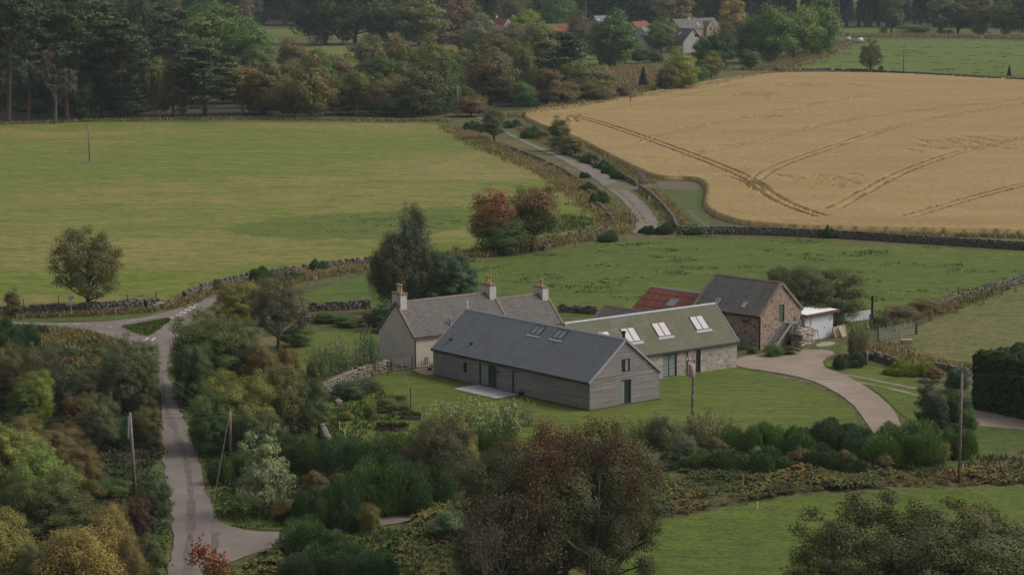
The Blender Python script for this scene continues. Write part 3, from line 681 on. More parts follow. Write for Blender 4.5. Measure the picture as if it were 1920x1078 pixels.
sheet('yard', [(776, 692), (815, 690), (830, 700), (812, 706), (780, 700)], .07, 'gravel', 1)
sheet('track', [(640, 595), (690, 592), (700, 594), (690, 597), (640, 598)], .08, 'concrete', 1)
# rougher, darker flushes in the pasture
# the foot of the lone pole in the mown field
sheet('yard', [(148, 306), (160, 303), (176, 303), (172, 306), (155, 308)], .06, 'bare', 1, .1)

# ------------------------------------------------------------------ standing barley, with wheel ruts
def barley():
    P = smooth_poly([G(x, y) for x, y in WHEAT], 2); xs = [p.x for p in P]; ys = [p.y for p in P]; st = .42
    gx = np.arange(min(xs), min(max(xs), 175), st); gy = np.arange(min(ys), max(ys), st); X, Y = np.meshgrid(gx, gy)
    rng = np.random.default_rng(5); ins = inside(P, X.ravel(), Y.ravel()).reshape(X.shape)
    Z = .78 + rng.normal(0, .05, X.shape); RT = np.zeros(X.shape)
    def rut(px, gap=1.9):
        L = smooth_poly([G(x, y) for x, y in px], 3, False)
        for s in (-gap / 2, gap / 2):
            for i in range(len(L) - 1):
                a, b = L[i], L[i + 1]; d = (b - a); ln = d.length; d = d / ln; n = Vector((-d.y, d.x, 0)); a = a + n * s
                x0, x1 = sorted((a.x, a.x + d.x * ln)); y0, y1 = sorted((a.y, a.y + d.y * ln))
                i0, i1 = np.searchsorted(gx, [x0 - 1, x1 + 1]); j0, j1 = np.searchsorted(gy, [y0 - 1, y1 + 1])
                if i1 <= i0 or j1 <= j0: continue
                xx, yy = X[j0:j1, i0:i1] - a.x, Y[j0:j1, i0:i1] - a.y; t = np.clip(xx * d.x + yy * d.y, 0, ln)
                dist = np.hypot(xx - t * d.x, yy - t * d.y); Z[j0:j1, i0:i1] = np.where(dist < .25, .12, Z[j0:j1, i0:i1]); RT[j0:j1, i0:i1] = np.maximum(RT[j0:j1, i0:i1], dist < .25)
    rut([(1070, 222), (1120, 235), (1200, 262), (1270, 288), (1340, 315), (1410, 345), (1440, 372), (1480, 395), (1540, 415)])
    rut([(1075, 235), (1065, 225), (1085, 217), (1180, 205), (1300, 180), (1400, 160)])
    rut([(1200, 275), (1220, 262), (1330, 240), (1500, 205), (1640, 180)])
    rut([(1200, 303), (1270, 302), (1380, 280), (1560, 235), (1700, 215), (1930, 190)])
    rut([(1415, 345), (1440, 325), (1520, 295), (1700, 235), (1930, 198)])
    rut([(1325, 340), (1370, 338), (1400, 346), (1425, 365)])
    rut([(1560, 400), (1640, 355), (1700, 325), (1800, 290), (1930, 262)])
    rut([(1700, 415), (1800, 385), (1930, 350)])
    for cx, cy, rx, ry in ((1780, 278, 14, 3.5), (1830, 272, 11, 3), (1430, 183, 11, 2.5), (1500, 165, 16, 2), (1445, 225, 7, 1.5), (1540, 345, 10, 3)):
        g = G(cx, cy); k = ppm(cy); q = ((X - g.x) / rx) ** 2 + ((Y - g.y) / (ry * 4.2)) ** 2 + rng.normal(0, .1, X.shape) + .9 * np.sin(X * .31 + cx) * np.sin(Y * .13 + cy) + .5 * np.sin(X * .9 + Y * .3)
        Z = np.where(q < .45, .5 + rng.normal(0, .13, X.shape), Z)
    cell = ins[:-1, :-1] & ins[1:, :-1] & ins[:-1, 1:] & ins[1:, 1:]
    full = np.zeros(X.shape, int)
    for a in (0, 1):
        for b in (0, 1): full[a:X.shape[0] - 1 + a, b:X.shape[1] - 1 + b] += cell
    Z = np.where(full < 4, .03, Z); X = X + rng.normal(0, .08, X.shape); Y = Y + rng.normal(0, .08, X.shape)
    idx = -np.ones(X.shape, int); use = full > 0; idx[use] = np.arange(use.sum())
    V = np.stack([X[use], Y[use], Z[use]], 1); Q = np.stack([idx[:-1, :-1], idx[:-1, 1:], idx[1:, 1:], idx[1:, :-1]], -1)[cell]
    tag(link('barley_crop', mesh_np('barley_crop', V, Q, [MT['wheat']], {'rut': np.minimum(1, (RT[:-1, :-1] + RT[1:, :-1] + RT[:-1, 1:] + RT[1:, 1:]))[cell]})), 'ripe golden barley standing in a large field with wheel ruts', None, None, 'stuff')
barley()

# ------------------------------------------------------------------ ground plants nobody could count
def scatter_pts(px, dens, seed):
    P = [G(x, y) for x, y in px]; xs = [p.x for p in P]; ys = [p.y for p in P]; rng = np.random.default_rng(seed)
    n = int((max(xs) - min(xs)) * (max(ys) - min(ys)) * dens); x = rng.uniform(min(xs), max(xs), n); y = rng.uniform(min(ys), max(ys), n)
    k = inside(P, x, y); return np.stack([x[k], y[k], np.zeros(k.sum())], 1), rng
def band(px, wm):
    """A strip wm metres wide along a line of ground points, as pixel polygon replacement (world points)."""
    return px, wm
def scatter_band(px, wm, dens, seed):
    P = smooth_poly([G(x, y) for x, y in px], 2, False); rng = np.random.default_rng(seed); out = []
    for a, b in zip(P[:-1], P[1:]):
        L = (b - a).length; n = rng.poisson(L * wm * dens); d = (b - a) / max(L, 1e-6); nn = np.array([-d.y, d.x, 0])
        t = rng.uniform(0, 1, (n, 1)); s = rng.normal(0, wm * .3, (n, 1)); out.append(np.array(a) + t * np.array(b - a) + s * nn)
    return np.concatenate(out), rng
def tufts(P, rng, h=.5, w=.09, blades=5, spread=.18, vbase=.55, vsig=.22, lean=.45):
    n = len(P) * blades; B = np.repeat(P, blades, 0) + rng.normal(0, spread, (n, 3)) * np.array([1, 1, 0])
    hh = h * rng.uniform(.5, 1.3, (n, 1)); tip = B + np.concatenate([rng.normal(0, lean, (n, 2)) * hh, hh], 1)
    a = rng.uniform(0, 6.28, n); sd = np.stack([np.cos(a), np.sin(a), np.zeros(n)], 1) * w * rng.uniform(.6, 1.5, (n, 1)); mid = B * .45 + tip * .55 + np.array([0, 0, .06]) * h
    V = np.stack([B - sd * .6, B + sd * .6, mid + sd, tip, ], 1).reshape(-1, 3)
    # patchy colour: neighbours look alike
    ph = np.sin(B[:, 0] * .31) * np.cos(B[:, 1] * .23) + np.sin(B[:, 0] * .11 + 2) * np.cos(B[:, 1] * .07 + 1)
    return V, np.clip(vbase + ph * .13 + rng.normal(0, vsig, n), 0, 1)
def bumps(P, rng, r=.5, h=.5, nper=14, leaf=.28, vbase=.45, vsig=.2):
    n = len(P) * nper; g = unit(rng.normal(size=(n, 3))); g[:, 2] = np.abs(g[:, 2]); s = np.repeat(rng.uniform(.6, 1.4, len(P)), nper)[:, None]
    C = np.repeat(P, nper, 0) + g * np.array([r, r, h]) * s * rng.uniform(.4, 1, (n, 1))
    V, _ = leafquads(C, g * .6 + rng.normal(size=(n, 3)) * .5 + np.array([0, 0, .4]), leaf * rng.uniform(.6, 1.4, n), 1.4, None, rng)
    ph = np.sin(C[:, 0] * .35) * np.cos(C[:, 1] * .2) + np.sin(C[:, 0] * .12 + 2) * np.cos(C[:, 1] * .09 + 1)
    return V, np.clip(vbase + ph * .14 + rng.normal(0, vsig, n), 0, 1)
def fern(P, rng, L=.8, fr=6, vbase=.5, vsig=.2):
    n = len(P) * fr; B = np.repeat(P, fr, 0); a = rng.uniform(0, 6.28, n); o = np.stack([np.cos(a), np.sin(a), np.zeros(n)], 1); s = np.stack([-np.sin(a), np.cos(a), np.zeros(n)], 1)
    hv = 1 + .5 * np.sin(P[:, 0] * .9) * np.cos(P[:, 1] * .37 + 1) + .25 * np.sin(P[:, 0] * .33 + P[:, 1] * .21)
    l = L * np.repeat(rng.uniform(.6, 1.3, len(P)) * hv, fr)[:, None]; m = B + o * l * .5 + np.array([0, 0, 1]) * l * rng.uniform(.5, .95, (n, 1)); t = m + o * l * .55 + np.array([0, 0, -.15]) * l
    V = np.stack([B + np.array([0, 0, .15]), m + s * l * .17, t, m - s * l * .17], 1).reshape(-1, 3)
    ph = np.sin(B[:, 0] * .5) * np.cos(B[:, 1] * .4) + np.sin(B[:, 0] * .17 + 2) * np.cos(B[:, 1] * .13 + 1)
    return V, np.clip(vbase + ph * .16 + rng.normal(0, vsig, n), 0, 1)
def stuff(name, parts, mat, label):
    V = np.concatenate([p[0] for p in parts]); v = np.concatenate([p[1] for p in parts])
    return tag(link(name, mesh_np(name, V, np.arange(len(V)).reshape(-1, 4), [MT[mat]], {'var': v})), label, None, None, 'stuff')

WOOD_FLOOR = [(-140, 640), (60, 660), (180, 640), (260, 665), (296, 690), (298, 760), (300, 830), (305, 900), (312, 960), (305, 1130), (-140, 1180)]
stuff('undergrowth', [bumps(*scatter_pts(WOOD_FLOOR, 1.1, 11), .6, .65, 34, .17, .42),
                      bumps(*scatter_pts([(345, 760), (400, 720), (560, 690), (600, 760), (640, 840), (800, 850), (830, 940), (760, 955), (620, 985), (540, 990), (430, 960), (400, 900)], 1.2, 12), .55, .6, 30, .16, .35),
                      bumps(*scatter_pts([(560, 1010), (690, 995), (760, 990), (820, 960), (950, 960), (1130, 1010), (1100, 1200), (500, 1200), (440, 1090)], .8, 13), .5, .4, 26, .15, .5),
                      bumps(*scatter_pts([(560, 720), (600, 695), (690, 655), (712, 690), (640, 720), (596, 745)], .5, 14), .5, .5, 12, .2, .4),
                      bumps(*scatter_pts([(1160, 985), (1250, 930), (1400, 900), (1600, 886), (1930, 872), (1990, 905), (1700, 910), (1530, 920), (1400, 940), (1250, 968)], .22, 16), .55, .9, 46, .16, .5),
                      bumps(*scatter_pts([(1240, 850), (1360, 830), (1600, 820), (1760, 810), (1800, 850), (1700, 880), (1500, 885), (1380, 905), (1240, 900)], 1.0, 15), .55, .5, 28, .16, .45)],
      'weeds', 'tangled green and brown undergrowth of brambles and weeds')
stuff('bracken', [fern(*scatter_pts([(1100, 985), (1200, 905), (1380, 885), (1450, 892), (1600, 880), (1700, 892), (1930, 884), (2050, 884), (2050, 903), (1930, 908), (1700, 914), (1530, 921), (1400, 941), (1250, 970), (1140, 1000)], 6, 21), .5, 8, .43),
                  fern(*scatter_pts([(770, 985), (840, 930), (960, 960), (1010, 1090), (820, 1110), (740, 1060)], 5, 22), .48, 8, .45),
                  fern(*scatter_pts([(440, 1078), (500, 1045), (560, 1015), (590, 1040), (560, 1090), (450, 1120)], 4, 23), .5, 8, .36),
                  fern(*scatter_pts([(1280, 850), (1400, 858), (1600, 862), (1640, 878), (1450, 885), (1380, 890), (1260, 905)], 4, 24), .42, 8, .5),
                  fern(*scatter_pts([(1750, 892), (1850, 880), (1990, 880), (1990, 900), (1760, 905)], 1.5, 25), .5, 8, .3)],
      'fern', 'green, yellow and rust brown bracken along the bottom meadow')
stuff('rough_grass', [tufts(*scatter_pts([(60, 625), (110, 615), (180, 628), (240, 650), (290, 672), (250, 700), (150, 690), (60, 660)], 5, 31), .55, .07, 5, .2, .5),
                      tufts(*scatter_band([(845, 240), (895, 265), (950, 292), (1010, 316), (1065, 345), (1115, 385), (1150, 405), (1155, 428), (1120, 446), (1040, 456), (900, 478), (800, 492), (700, 502)], 4.5, 4.0, 32), .75, .11, 5, .2, .6),
                      tufts(*scatter_band([(975, 240), (1060, 285), (1120, 300), (1200, 338), (1215, 345)], 3.0, 4.0, 33), .75, .11, 5, .2, .58),
                      tufts(*scatter_band([(1210, 358), (1250, 390), (1270, 420), (1300, 440)], 2.5, 5, 34), .75, .11, 5, .2, .62),
                      tufts(*scatter_band([(700, 502), (620, 512), (560, 525), (500, 535), (430, 548)], 4, 5, 35), .6, .11, 5, .2, .58),
                      tufts(*scatter_band([(300, 580), (345, 568), (390, 550)], 3, 6, 36), .55, .1, 5, .2, .5),
                      tufts(*scatter_band([(-40, 600), (100, 594), (200, 590), (300, 582)], 1.6, 6, 37), .6, .1, 5, .2, .5),
                      tufts(*scatter_pts([(1120, 165), (1140, 130), (1215, 125), (1260, 150), (1200, 185), (1100, 205), (990, 220), (930, 222), (1000, 212)], .9, 38), 1.1, .2, 5, .4, .62),
                      tufts(*scatter_band([(1180, 190), (1280, 172), (1380, 152), (1440, 140), (1540, 136), (1700, 139), (1930, 151)], 5, 1.6, 39), .9, .18, 5, .3, .66),
                      tufts(*scatter_band([(1430, 133), (1510, 108), (1585, 80)], 12, .6, 40), 1.1, .22, 5, .4, .68),
                      tufts(*scatter_band([(1585, 70), (1700, 69), (1930, 73), (2050, 75)], 20, .5, 45), 1.4, .3, 5, .6, .6),
                      tufts(*scatter_band([(0, 234), (200, 226), (400, 224), (600, 225), (850, 229)], 6, 1.2, 41), .6, .16, 5, .3, .42),
                      tufts(*scatter_pts([(1600, 660), (1650, 645), (1700, 655), (1760, 680), (1830, 690), (1860, 700), (1700, 685), (1640, 672)], 3, 42), .6, .09, 5, .2, .66),
                      tufts(*scatter_band([(1640, 622), (1700, 600), (1780, 575), (1880, 540)], 3.5, 3, 43), .7, .1, 5, .2, .5),
                      tufts(*scatter_band([(1300, 438), (1440, 436), (1600, 440), (1930, 446)], 1.4, 5, 44), .6, .1, 5, .2, .6)],
      'tuft', 'straw coloured rough grass along verges, walls and field edges')
stuff('verge_grass', [tufts(*scatter_pts([(228, 614), (315, 599), (320, 601), (282, 629), (268, 630)], 14, 51), .3, .07, 6, .12, .7),
                      tufts(*scatter_pts([(440, 1080), (480, 1048), (560, 1015), (690, 1003), (770, 990), (800, 1090)], 5, 52), .35, .07, 6, .15, .45),
                      tufts(*scatter_pts([(322, 745), (345, 780), (365, 840), (392, 900), (402, 965), (440, 990), (560, 990), (540, 940), (440, 930), (400, 850), (340, 735)], 6, 53), .24, .06, 6, .15, .5),
                      tufts(*scatter_pts([(600, 760), (700, 720), (760, 760), (760, 830), (640, 840), (600, 800)], 2.5, 54), .35, .07, 6, .15, .5),
                      tufts(*scatter_pts([(1000, 412), (1060, 405), (1120, 412), (1120, 430), (1040, 438)], 1.2, 55), .5, .1, 6, .3, .6),
                      tufts(*scatter_pts([(1700, 890), (1800, 860), (1990, 840), (1990, 900), (1760, 905)], 2, 56), .4, .08, 6, .15, .45),
                      ],
      'green_tuft', 'longer green grass on verges and wet patches')
def clumps(px, n, per, r, seed):
    c, rng = scatter_pts(px, 1, seed); c = c[rng.permutation(len(c))[:n]]
    return np.repeat(c, per, 0) + rng.normal(0, 1, (len(c) * per, 3)) * np.array([r, r * .6, 0]), rng
stuff('rushes', [tufts(*clumps(FARM_FIELD[4:-6], 70, 10, 1.6, 62), .2, .1, 6, .3, .42, .15), tufts(*clumps([(1480, 130), (1600, 82), (1930, 84), (2000, 150)], 80, 6, 1.6, 63), .28, .16, 6, .4, .45, .15),
                 tufts(*clumps([(480, 424), (560, 410), (700, 404), (860, 402), (870, 420), (700, 436), (560, 438)], 12, 6, 1.6, 64), .18, .1, 6, .3, .85, .1)],
      'green_tuft', 'dark rushy tussocks dotted over the green pastures')
for q in ([(-300, 233), (0, 229), (400, 221), (860, 215), (1000, 204), (1130, 188), (1170, 178), (1130, 150), (1060, 120), (960, 112), (700, 118), (560, 152), (380, 132), (250, 122), (-300, 122)], [(-600, 50), (2500, 50), (2500, 4), (-600, 4)],
          [(-140, 720), (60, 700), (250, 720), (290, 740), (296, 800), (303, 900), (305, 960), (298, 1130), (-140, 1180)]):
    sheet('ground', q, .035, 'wood_floor', 1)
sheet('field', [(400, 432), (480, 416), (560, 407), (640, 403), (720, 396), (800, 393), (870, 388), (900, 404), (880, 424), (820, 440), (740, 452), (640, 450), (540, 446), (440, 440)], .05, 'flush2', 2, 1.2)
sheet('field', [(500, 426), (560, 417), (640, 416), (700, 410), (790, 405), (850, 402), (880, 411), (830, 420), (800, 428), (700, 432), (660, 438), (570, 434)], .06, 'flush', 2, 1.3)
sheet('field', [(1010, 424), (1060, 408), (1118, 412), (1128, 426), (1080, 434), (1040, 438)], .055, 'flush', 2, .6)

# ------------------------------------------------------------------ buildings
class Bld:
    """A gabled building. Local axes: x across the gable (0..W), y along the ridge (0..L), foot at z = 0."""
    def __init__(s, name, label, cat, A, yaw, W, L, hw, hr, wall, roof, ov=.18, ve=.1, th=.14, course=.26, ridge=None, hw2=None, trim=None, wallL=None):
        s.A = Vector((A[0], A[1], 0)); s.yaw = yaw; s.W, s.L, s.hw, s.hr = W, L, hw, hr; s.hw2 = hw if hw2 is None else hw2
        s.root = empty(name, s.A, yaw, label, cat); s.wallm = wall; s.cuts = []
        s.M = Matrix.Translation(s.A) @ Matrix.Rotation(yaw, 4, 'Z'); s.Mi = s.M.inverted()
        s.th = th; s.ov, s.ve = ov, ve; wl = wallL or L
        rx = W / 2; m = MB()
        P = [(0, hw), (0, 0), (W, 0), (W, s.hw2), (rx, hr)]
        V = [(x, 0, z) for x, z in P] + [(x, wl, z) for x, z in P]
        m.faces(V, [(0, 1, 2, 3, 4), (9, 8, 7, 6, 5)] + [(i, i + 5, (i + 1) % 5 + 5, (i + 1) % 5) for i in range(5)])
        s.wall = m.build('wall', wall, s.root)
        # roof: a slab either side with courses laid on it
        r = MB()
        for sgn in (0, 1):
            x0, z0 = (0, hw) if sgn == 0 else (W, s.hw2); dx, dz = rx - x0, hr - z0; ln = math.hypot(dx, dz); ux, uz = dx / ln, dz / ln; nx, nz = -uz * (1 if sgn == 0 else -1), abs(ux)
            a = -ov; y0, y1 = -ve, L + ve
            pt = lambda t, k, y: (x0 + ux * t + nx * k, y, z0 + uz * t + nz * k)
            A8 = [pt(a, .005, y0), pt(ln, .005, y0), pt(ln, .005, y1), pt(a, .005, y1), pt(a, th, y0), pt(ln, th, y0), pt(ln, th, y1), pt(a, th, y1)]
            if sgn == 1: A8 = [A8[i] for i in (3, 2, 1, 0, 7, 6, 5, 4)]
            r.prism8(A8)
            n = max(4, int((ln + ov) / course)); lf = .015 if course < .4 else .03
            for i in range(n):
                t0, t1 = a + (ln + ov) * i / n, a + (ln + ov) * (i + 1) / n
                q = [pt(t0, th + lf, y0), pt(t1, th + .004, y0), pt(t1, th + .004, y1), pt(t0, th + lf, y1)]
                e = [pt(t0, th + .002, y0), pt(t0, th + lf, y0), pt(t0, th + lf, y1), pt(t0, th + .002, y1)]
                if sgn == 0: q = q[::-1]; e = e[::-1]
                r.poly(q); r.poly(e)
        s.roof = r.build('roof', roof, s.root)
        if ridge:
            k = MB(); zt = hr + th * 1.15
            k.faces([(rx - .16, -ve - .01, zt - .06), (rx, -ve - .01, zt + .09), (rx + .16, -ve - .01, zt - .06), (rx - .16, L + ve + .01, zt - .06), (rx, L + ve + .01, zt + .09), (rx + .16, L + ve + .01, zt - .06)],
                    [(0, 2, 1), (3, 4, 5), (0, 1, 4, 3), (1, 2, 5, 4), (0, 3, 5, 2)])
            k.build('ridge_cap', ridge, s.roof)
        if trim: s.verges(*trim)
    def verges(s, mat, w, h, up=.02, ends=(0, 1)):
        rx = s.W / 2
        for e in ends:
            y = -s.ve - w / 2 + .03 if e == 0 else s.L + s.ve + w / 2 - .03
            for x0, z0 in ((0, s.hw), (s.W, s.hw2)):
                d = Vector((rx - x0, 0, s.hr - z0)).normalized(); n = Vector((-d.z if x0 == 0 else d.z, 0, abs(d.x)))
                a = Vector((x0, y, z0)) - d * (s.ov + .02) + n * (s.th + up - h / 2 + .04); b = Vector((rx, y, s.hr)) + n * (s.th + up - h / 2 + .04)
                m = MB(); m.beam(a, b, w, h, up=n); m.build('verge_trim', mat, s.roof)
    def ray(s, px, py):
        o = s.Mi @ Vector((0, 0, H)); v = s.Mi.to_3x3() @ ray(px, py); return o, v
    def on(s, face, px, py):
        """photo point -> (along, z) on a wall face: 'x0','xW' run along y; 'y0','yL' run along x"""
        o, v = s.ray(px, py); k = 0 if face[0] == 'x' else 1; val = {'x0': 0, 'xW': s.W, 'y0': 0, 'yL': s.L}[face]
        t = (val - o[k]) / v[k]; p = o + v * t; return (p[1 - k], p.z)
    def on_roof(s, side, px, py):
        x0, z0 = (0, s.hw) if side == 0 else (s.W, s.hw2); d = Vector((s.W / 2 - x0, 0, s.hr - z0)).normalized()
        n = Vector((-d.z if side == 0 else d.z, 0, abs(d.x))); p0 = Vector((x0, 0, z0)) + n * s.th
        o, v = s.ray(px, py); t = (p0 - o).dot(n) / v.dot(n); p = o + v * t; return (p.y, (p - p0).dot(d))
    def P(s, face, u, z, d):
        """point on a wall face, d metres outward"""
        if face == 'x0': return Vector((-d, u, z))
        if face == 'xW': return Vector((s.W + d, u, z))
        if face == 'y0': return Vector((u, -d, z))
        return Vector((u, s.L + d, z))
    def fbox(s, m, face, u0, u1, z0, z1, d0, d1):
        a = s.P(face, u0, z0, d0); b = s.P(face, u1, z1, d1)
        m.box(min(a.x, b.x), max(a.x, b.x), min(a.y, b.y), max(a.y, b.y), z0, z1)
    def opening(s, kind, face, u0, u1, z0, z1, frame, panes, deep=.18, fw=.07, split=0, sill=None, rail=None, label=None):
        """A real recess in the wall with a frame and panes (or a door leaf) inside it."""
        if u0 > u1: u0, u1 = u1, u0
        c = MB(); s.fbox(c, face, u0, u1, z0, z1, -deep, .3); s.cuts.append(c)
        f = MB(); d0, d1 = -deep + .004, -deep + .08
        s.fbox(f, face, u0 + .003, u0 + fw, z0 + .003, z1 - .003, d0, d1); s.fbox(f, face, u1 - fw, u1 - .003, z0 + .003, z1 - .003, d0, d1)
        s.fbox(f, face, u0 + fw, u1 - fw, z1 - fw, z1 - .003, d0, d1); s.fbox(f, face, u0 + fw, u1 - fw, z0 + .003, z0 + fw, d0, d1)
        us = [u0 + fw + (u1 - u0 - 2 * fw) * i / len(panes) for i in range(len(panes) + 1)]
        for u in us[1:-1]: s.fbox(f, face, u - .035, u + .035, z0 + fw, z1 - fw, d0, d1 - .006)
        o = f.build(kind, frame, s.root)
        if label: o['label'] = label
        for i, mt in enumerate(panes):
            g = MB(); a, b = us[i] + (.035 if i else 0), us[i + 1] - (.035 if i < len(panes) - 1 else 0)
            s.fbox(g, face, a, b, z0 + fw, z1 - fw, d0 + .01, d0 + .035); g.build('door_leaf' if kind == 'door' and mt not in (MT['glass'], MT['blind']) else 'pane', mt, o)
        if sill:
            g = MB(); s.fbox(g, face, u0 - .08, u1 + .08, z0 - .09, z0 - .002, -deep + .09, .06); g.build('sill', sill, o)
        return o
    def rooflight(s, side, y0, y1, t0, t1, frame, glass, n=2, flash=None, fw=.07, proud=.09):
        x0, z0 = (0, s.hw) if side == 0 else (s.W, s.hw2); d = Vector((s.W / 2 - x0, 0, s.hr - z0)).normalized(); nn = Vector((-d.z if side == 0 else d.z, 0, abs(d.x)))
        if y0 > y1: y0, y1 = y1, y0
        q = lambda y, t, k: Vector((x0, y, z0)) + d * t + nn * (s.th + k)
        def slab(m, ya, yb, ta, tb, k0, k1):
            p = [q(ya, ta, k0), q(ya, tb, k0), q(yb, tb, k0), q(yb, ta, k0), q(ya, ta, k1), q(ya, tb, k1), q(yb, tb, k1), q(yb, ta, k1)]
            if side == 0: p = [p[i] for i in (3, 2, 1, 0, 7, 6, 5, 4)]
            m.prism8(p)
        f = MB(); slab(f, y0, y0 + fw, t0, t1, 0, proud); slab(f, y1 - fw, y1, t0, t1, 0, proud); slab(f, y0 + fw, y1 - fw, t0, t0 + fw, 0, proud); slab(f, y0 + fw, y1 - fw, t1 - fw, t1, 0, proud)
        ys = [y0 + fw + (y1 - y0 - 2 * fw) * i / n for i in range(n + 1)]
        for y in ys[1:-1]: slab(f, y - .05, y + .05, t0 + fw, t1 - fw, 0, proud - .006)
        o = f.build('rooflight', frame, s.roof)
        # panes are parts of the rooflight; one mesh each
        for i in range(n):
            g = MB(); slab(g, ys[i] + (.05 if i else 0), ys[i + 1] - (.05 if i < n - 1 else 0), t0 + fw, t1 - fw, .01, proud - .03)
            pn = g.build('rooflight_pane', glass, s.roof)
        if flash:
            g = MB(); slab(g, y0 - .15, y1 + .15, t0 - .32, t0 - .01, .03, .055); g.build('flashing', flash, s.roof)
        return o
    def finish(s):
        if not s.cuts: return
        c = MB()
        for k in s.cuts:
            b = len(c.v); c.v += k.v; c.f += [tuple(b + i for i in f) for f in k.f]; c.mi += k.mi
        me = bpy.data.meshes.new('cut'); me.from_pydata(c.v, [], c.f); co = bpy.data.objects.new('cut', me); COL.objects.link(co); co.parent = s.root
        md = s.wall.modifiers.new('cut', 'BOOLEAN'); md.operation = 'DIFFERENCE'; md.object = co; md.solver = 'EXACT'
        bpy.context.view_layer.update()
        nm = bpy.data.meshes.new_from_object(s.wall.evaluated_get(bpy.context.evaluated_depsgraph_get()))
        s.wall.modifiers.clear(); s.wall.data = nm
        bpy.data.objects.remove(co)
        if len(nm.materials) == 0: nm.materials.append(s.wallm)
        autouv(nm)
def chimney(b, y, w, l, z0, z1, pots, poth=.85, mat='stack'):
    m = MB(); cx = b.W / 2
    m.box(cx - w / 2, cx + w / 2, y - l / 2, y + l / 2, z0, z1)
    o = m.build('chimney', MT[mat], b.root)
    c = MB(); c.box(cx - w / 2 - .07, cx + w / 2 + .07, y - l / 2 - .07, y + l / 2 + .07, z1, z1 + .13); c.build('chimney_cap', MT['coping'], o)
    for i in range(pots):
        p = MB(); x = cx + (i - (pots - 1) / 2) * .48
        p.lathe((x, y, z1 + .13), [(.17, 0), (.19, .06), (.15, .1), (.13, poth * .8), (.17, poth * .86), (.17, poth), (.11, poth), (.1, poth - .2)], 12)
        p.build('chimney_pot', MT['pot'], o, True)
    return o
def pipe(parent, name, pts, r, mat, k=8):
    m = MB(); m.tube(pts, r, k); return m.build(name, MT[mat], parent)

# --- the new timber house
w = Bld('timber_house', 'long silvered timber house with grey slate roof beside the lawn', 'house', (7.017, 208.135), .691, 8.594, 23.093, 2.593, 5.957, MT['timber'], MT['slate'], .12, .12, .16, .3, MT['zinc'], trim=(MT['zinc'], .07, .2))
u0, z0 = w.on('y0', 1167, 702); A_ = lambda f, x0, y0, x1, y1: (lambda a, b: (a[0], b[0], min(a[1], b[1]), max(a[1], b[1])))(w.on(f, x0, y0), w.on(f, x1, y1))
q = w.on('y0', 1165.5, 675), w.on('y0', 1181, 695); w.opening('window', 'y0', q[0][0], q[1][0], q[1][1] - .05, q[0][1] + .05, MT['frame'], [MT['glass'], MT['blind']], .16, .08)
q = w.on('y0', 1163, 714), w.on('y0', 1183, 758); w.opening('door', 'y0', q[0][0], q[1][0], .12, q[0][1] + .05, MT['frame'], [MT['blind'], MT['glass']], .16, .09, label='glazed garden door in the gable end')
q = w.on('x0', 898, 679), w.on('x0', 931, 724); w.opening('door', 'x0', q[0][0], q[1][0], .14, 2.25, MT['frame'], [MT['glass'], MT['blind']], .2, .09, label='wide sliding glass door onto the patio')
q = w.on('x0', 960, 693), w.on('x0', 973, 735); w.opening('door', 'x0', q[0][0], q[1][0], .14, 2.2, MT['frame'], [MT['blind']], .2, .1, label='single glazed door by the patio corner')
q = w.on('x0', 869, 674), w.on('x0', 875, 694); w.opening('window', 'x0', q[0][0], q[1][0], .95, 2.0, MT['frame'], [MT['glass']], .18, .07, label='narrow slit window in the long wall')
for x0, x1, yt, yb in ((992, 1021, 611, 630), (1033.5, 1063, 618, 638)):
    a = w.on_roof(0, (x0 + x1) / 2 - 6, yb - 1); b = w.on_roof(0, (x0 + x1) / 2 + 4, yt)
    w.rooflight(0, a[0] - .75, a[0] + .75, a[1] + .1, b[1], MT['frame'], MT['skyglass2'], 2, MT['zinc'])
# eaves gutter, flue, vents
m = MB(); m.tube([(-.2, -.1, 2.52), (-.2, w.L + .1, 2.52)], .07, 8); m.build('gutter', MT['black'], w.root)
m = MB(); m.box(-.06, w.W + .06, -.035, w.L + .04, 0, .1); m.build('plinth', MT['black'], w.root)
m = MB(); m.lathe((w.W / 2 + .45, .7, 5.7), [(.13, 0), (.13, .85), (.19, .87), (.19, 1.05), (.05, 1.08)], 10); o = m.build('flue', MT['black'], w.roof)
for px, py in ((846.5, 637), (884.5, 645)):
    y, t = w.on_roof(0, px, py); d = Vector((w.W / 2, 0, w.hr - w.hw)).normalized(); c = Vector((0, y, w.hw)) + d * t + Vector((-d.z, 0, d.x)) * (w.th + .1)
    m = MB(); m.box(c.x - .12, c.x + .12, c.y - .14, c.y + .14, c.z - .1, c.z + .07); m.build('roof_vent', MT['black'], w.roof)
for px, py in ((935, 697), (892, 711)):
    u, z = w.on('x0', px, py); m = MB(); w.fbox(m, 'x0', u - .1, u + .1, z - .1, z + .1, .0, .1); m.build('wall_lamp' if px == 935 else 'outside_tap', MT['black'] if px == 935 else MT['steel'], w.root)
w.finish()
# finial on the far end of the ridge
m = MB(); m.lathe((w.W / 2, w.L, 6.1), [(.1, 0), (.06, .1), (.05, .6), (.1, .64), (.04, .85)], 8); m.build('ridge_vent', MT['whiteplastic'], w.roof)

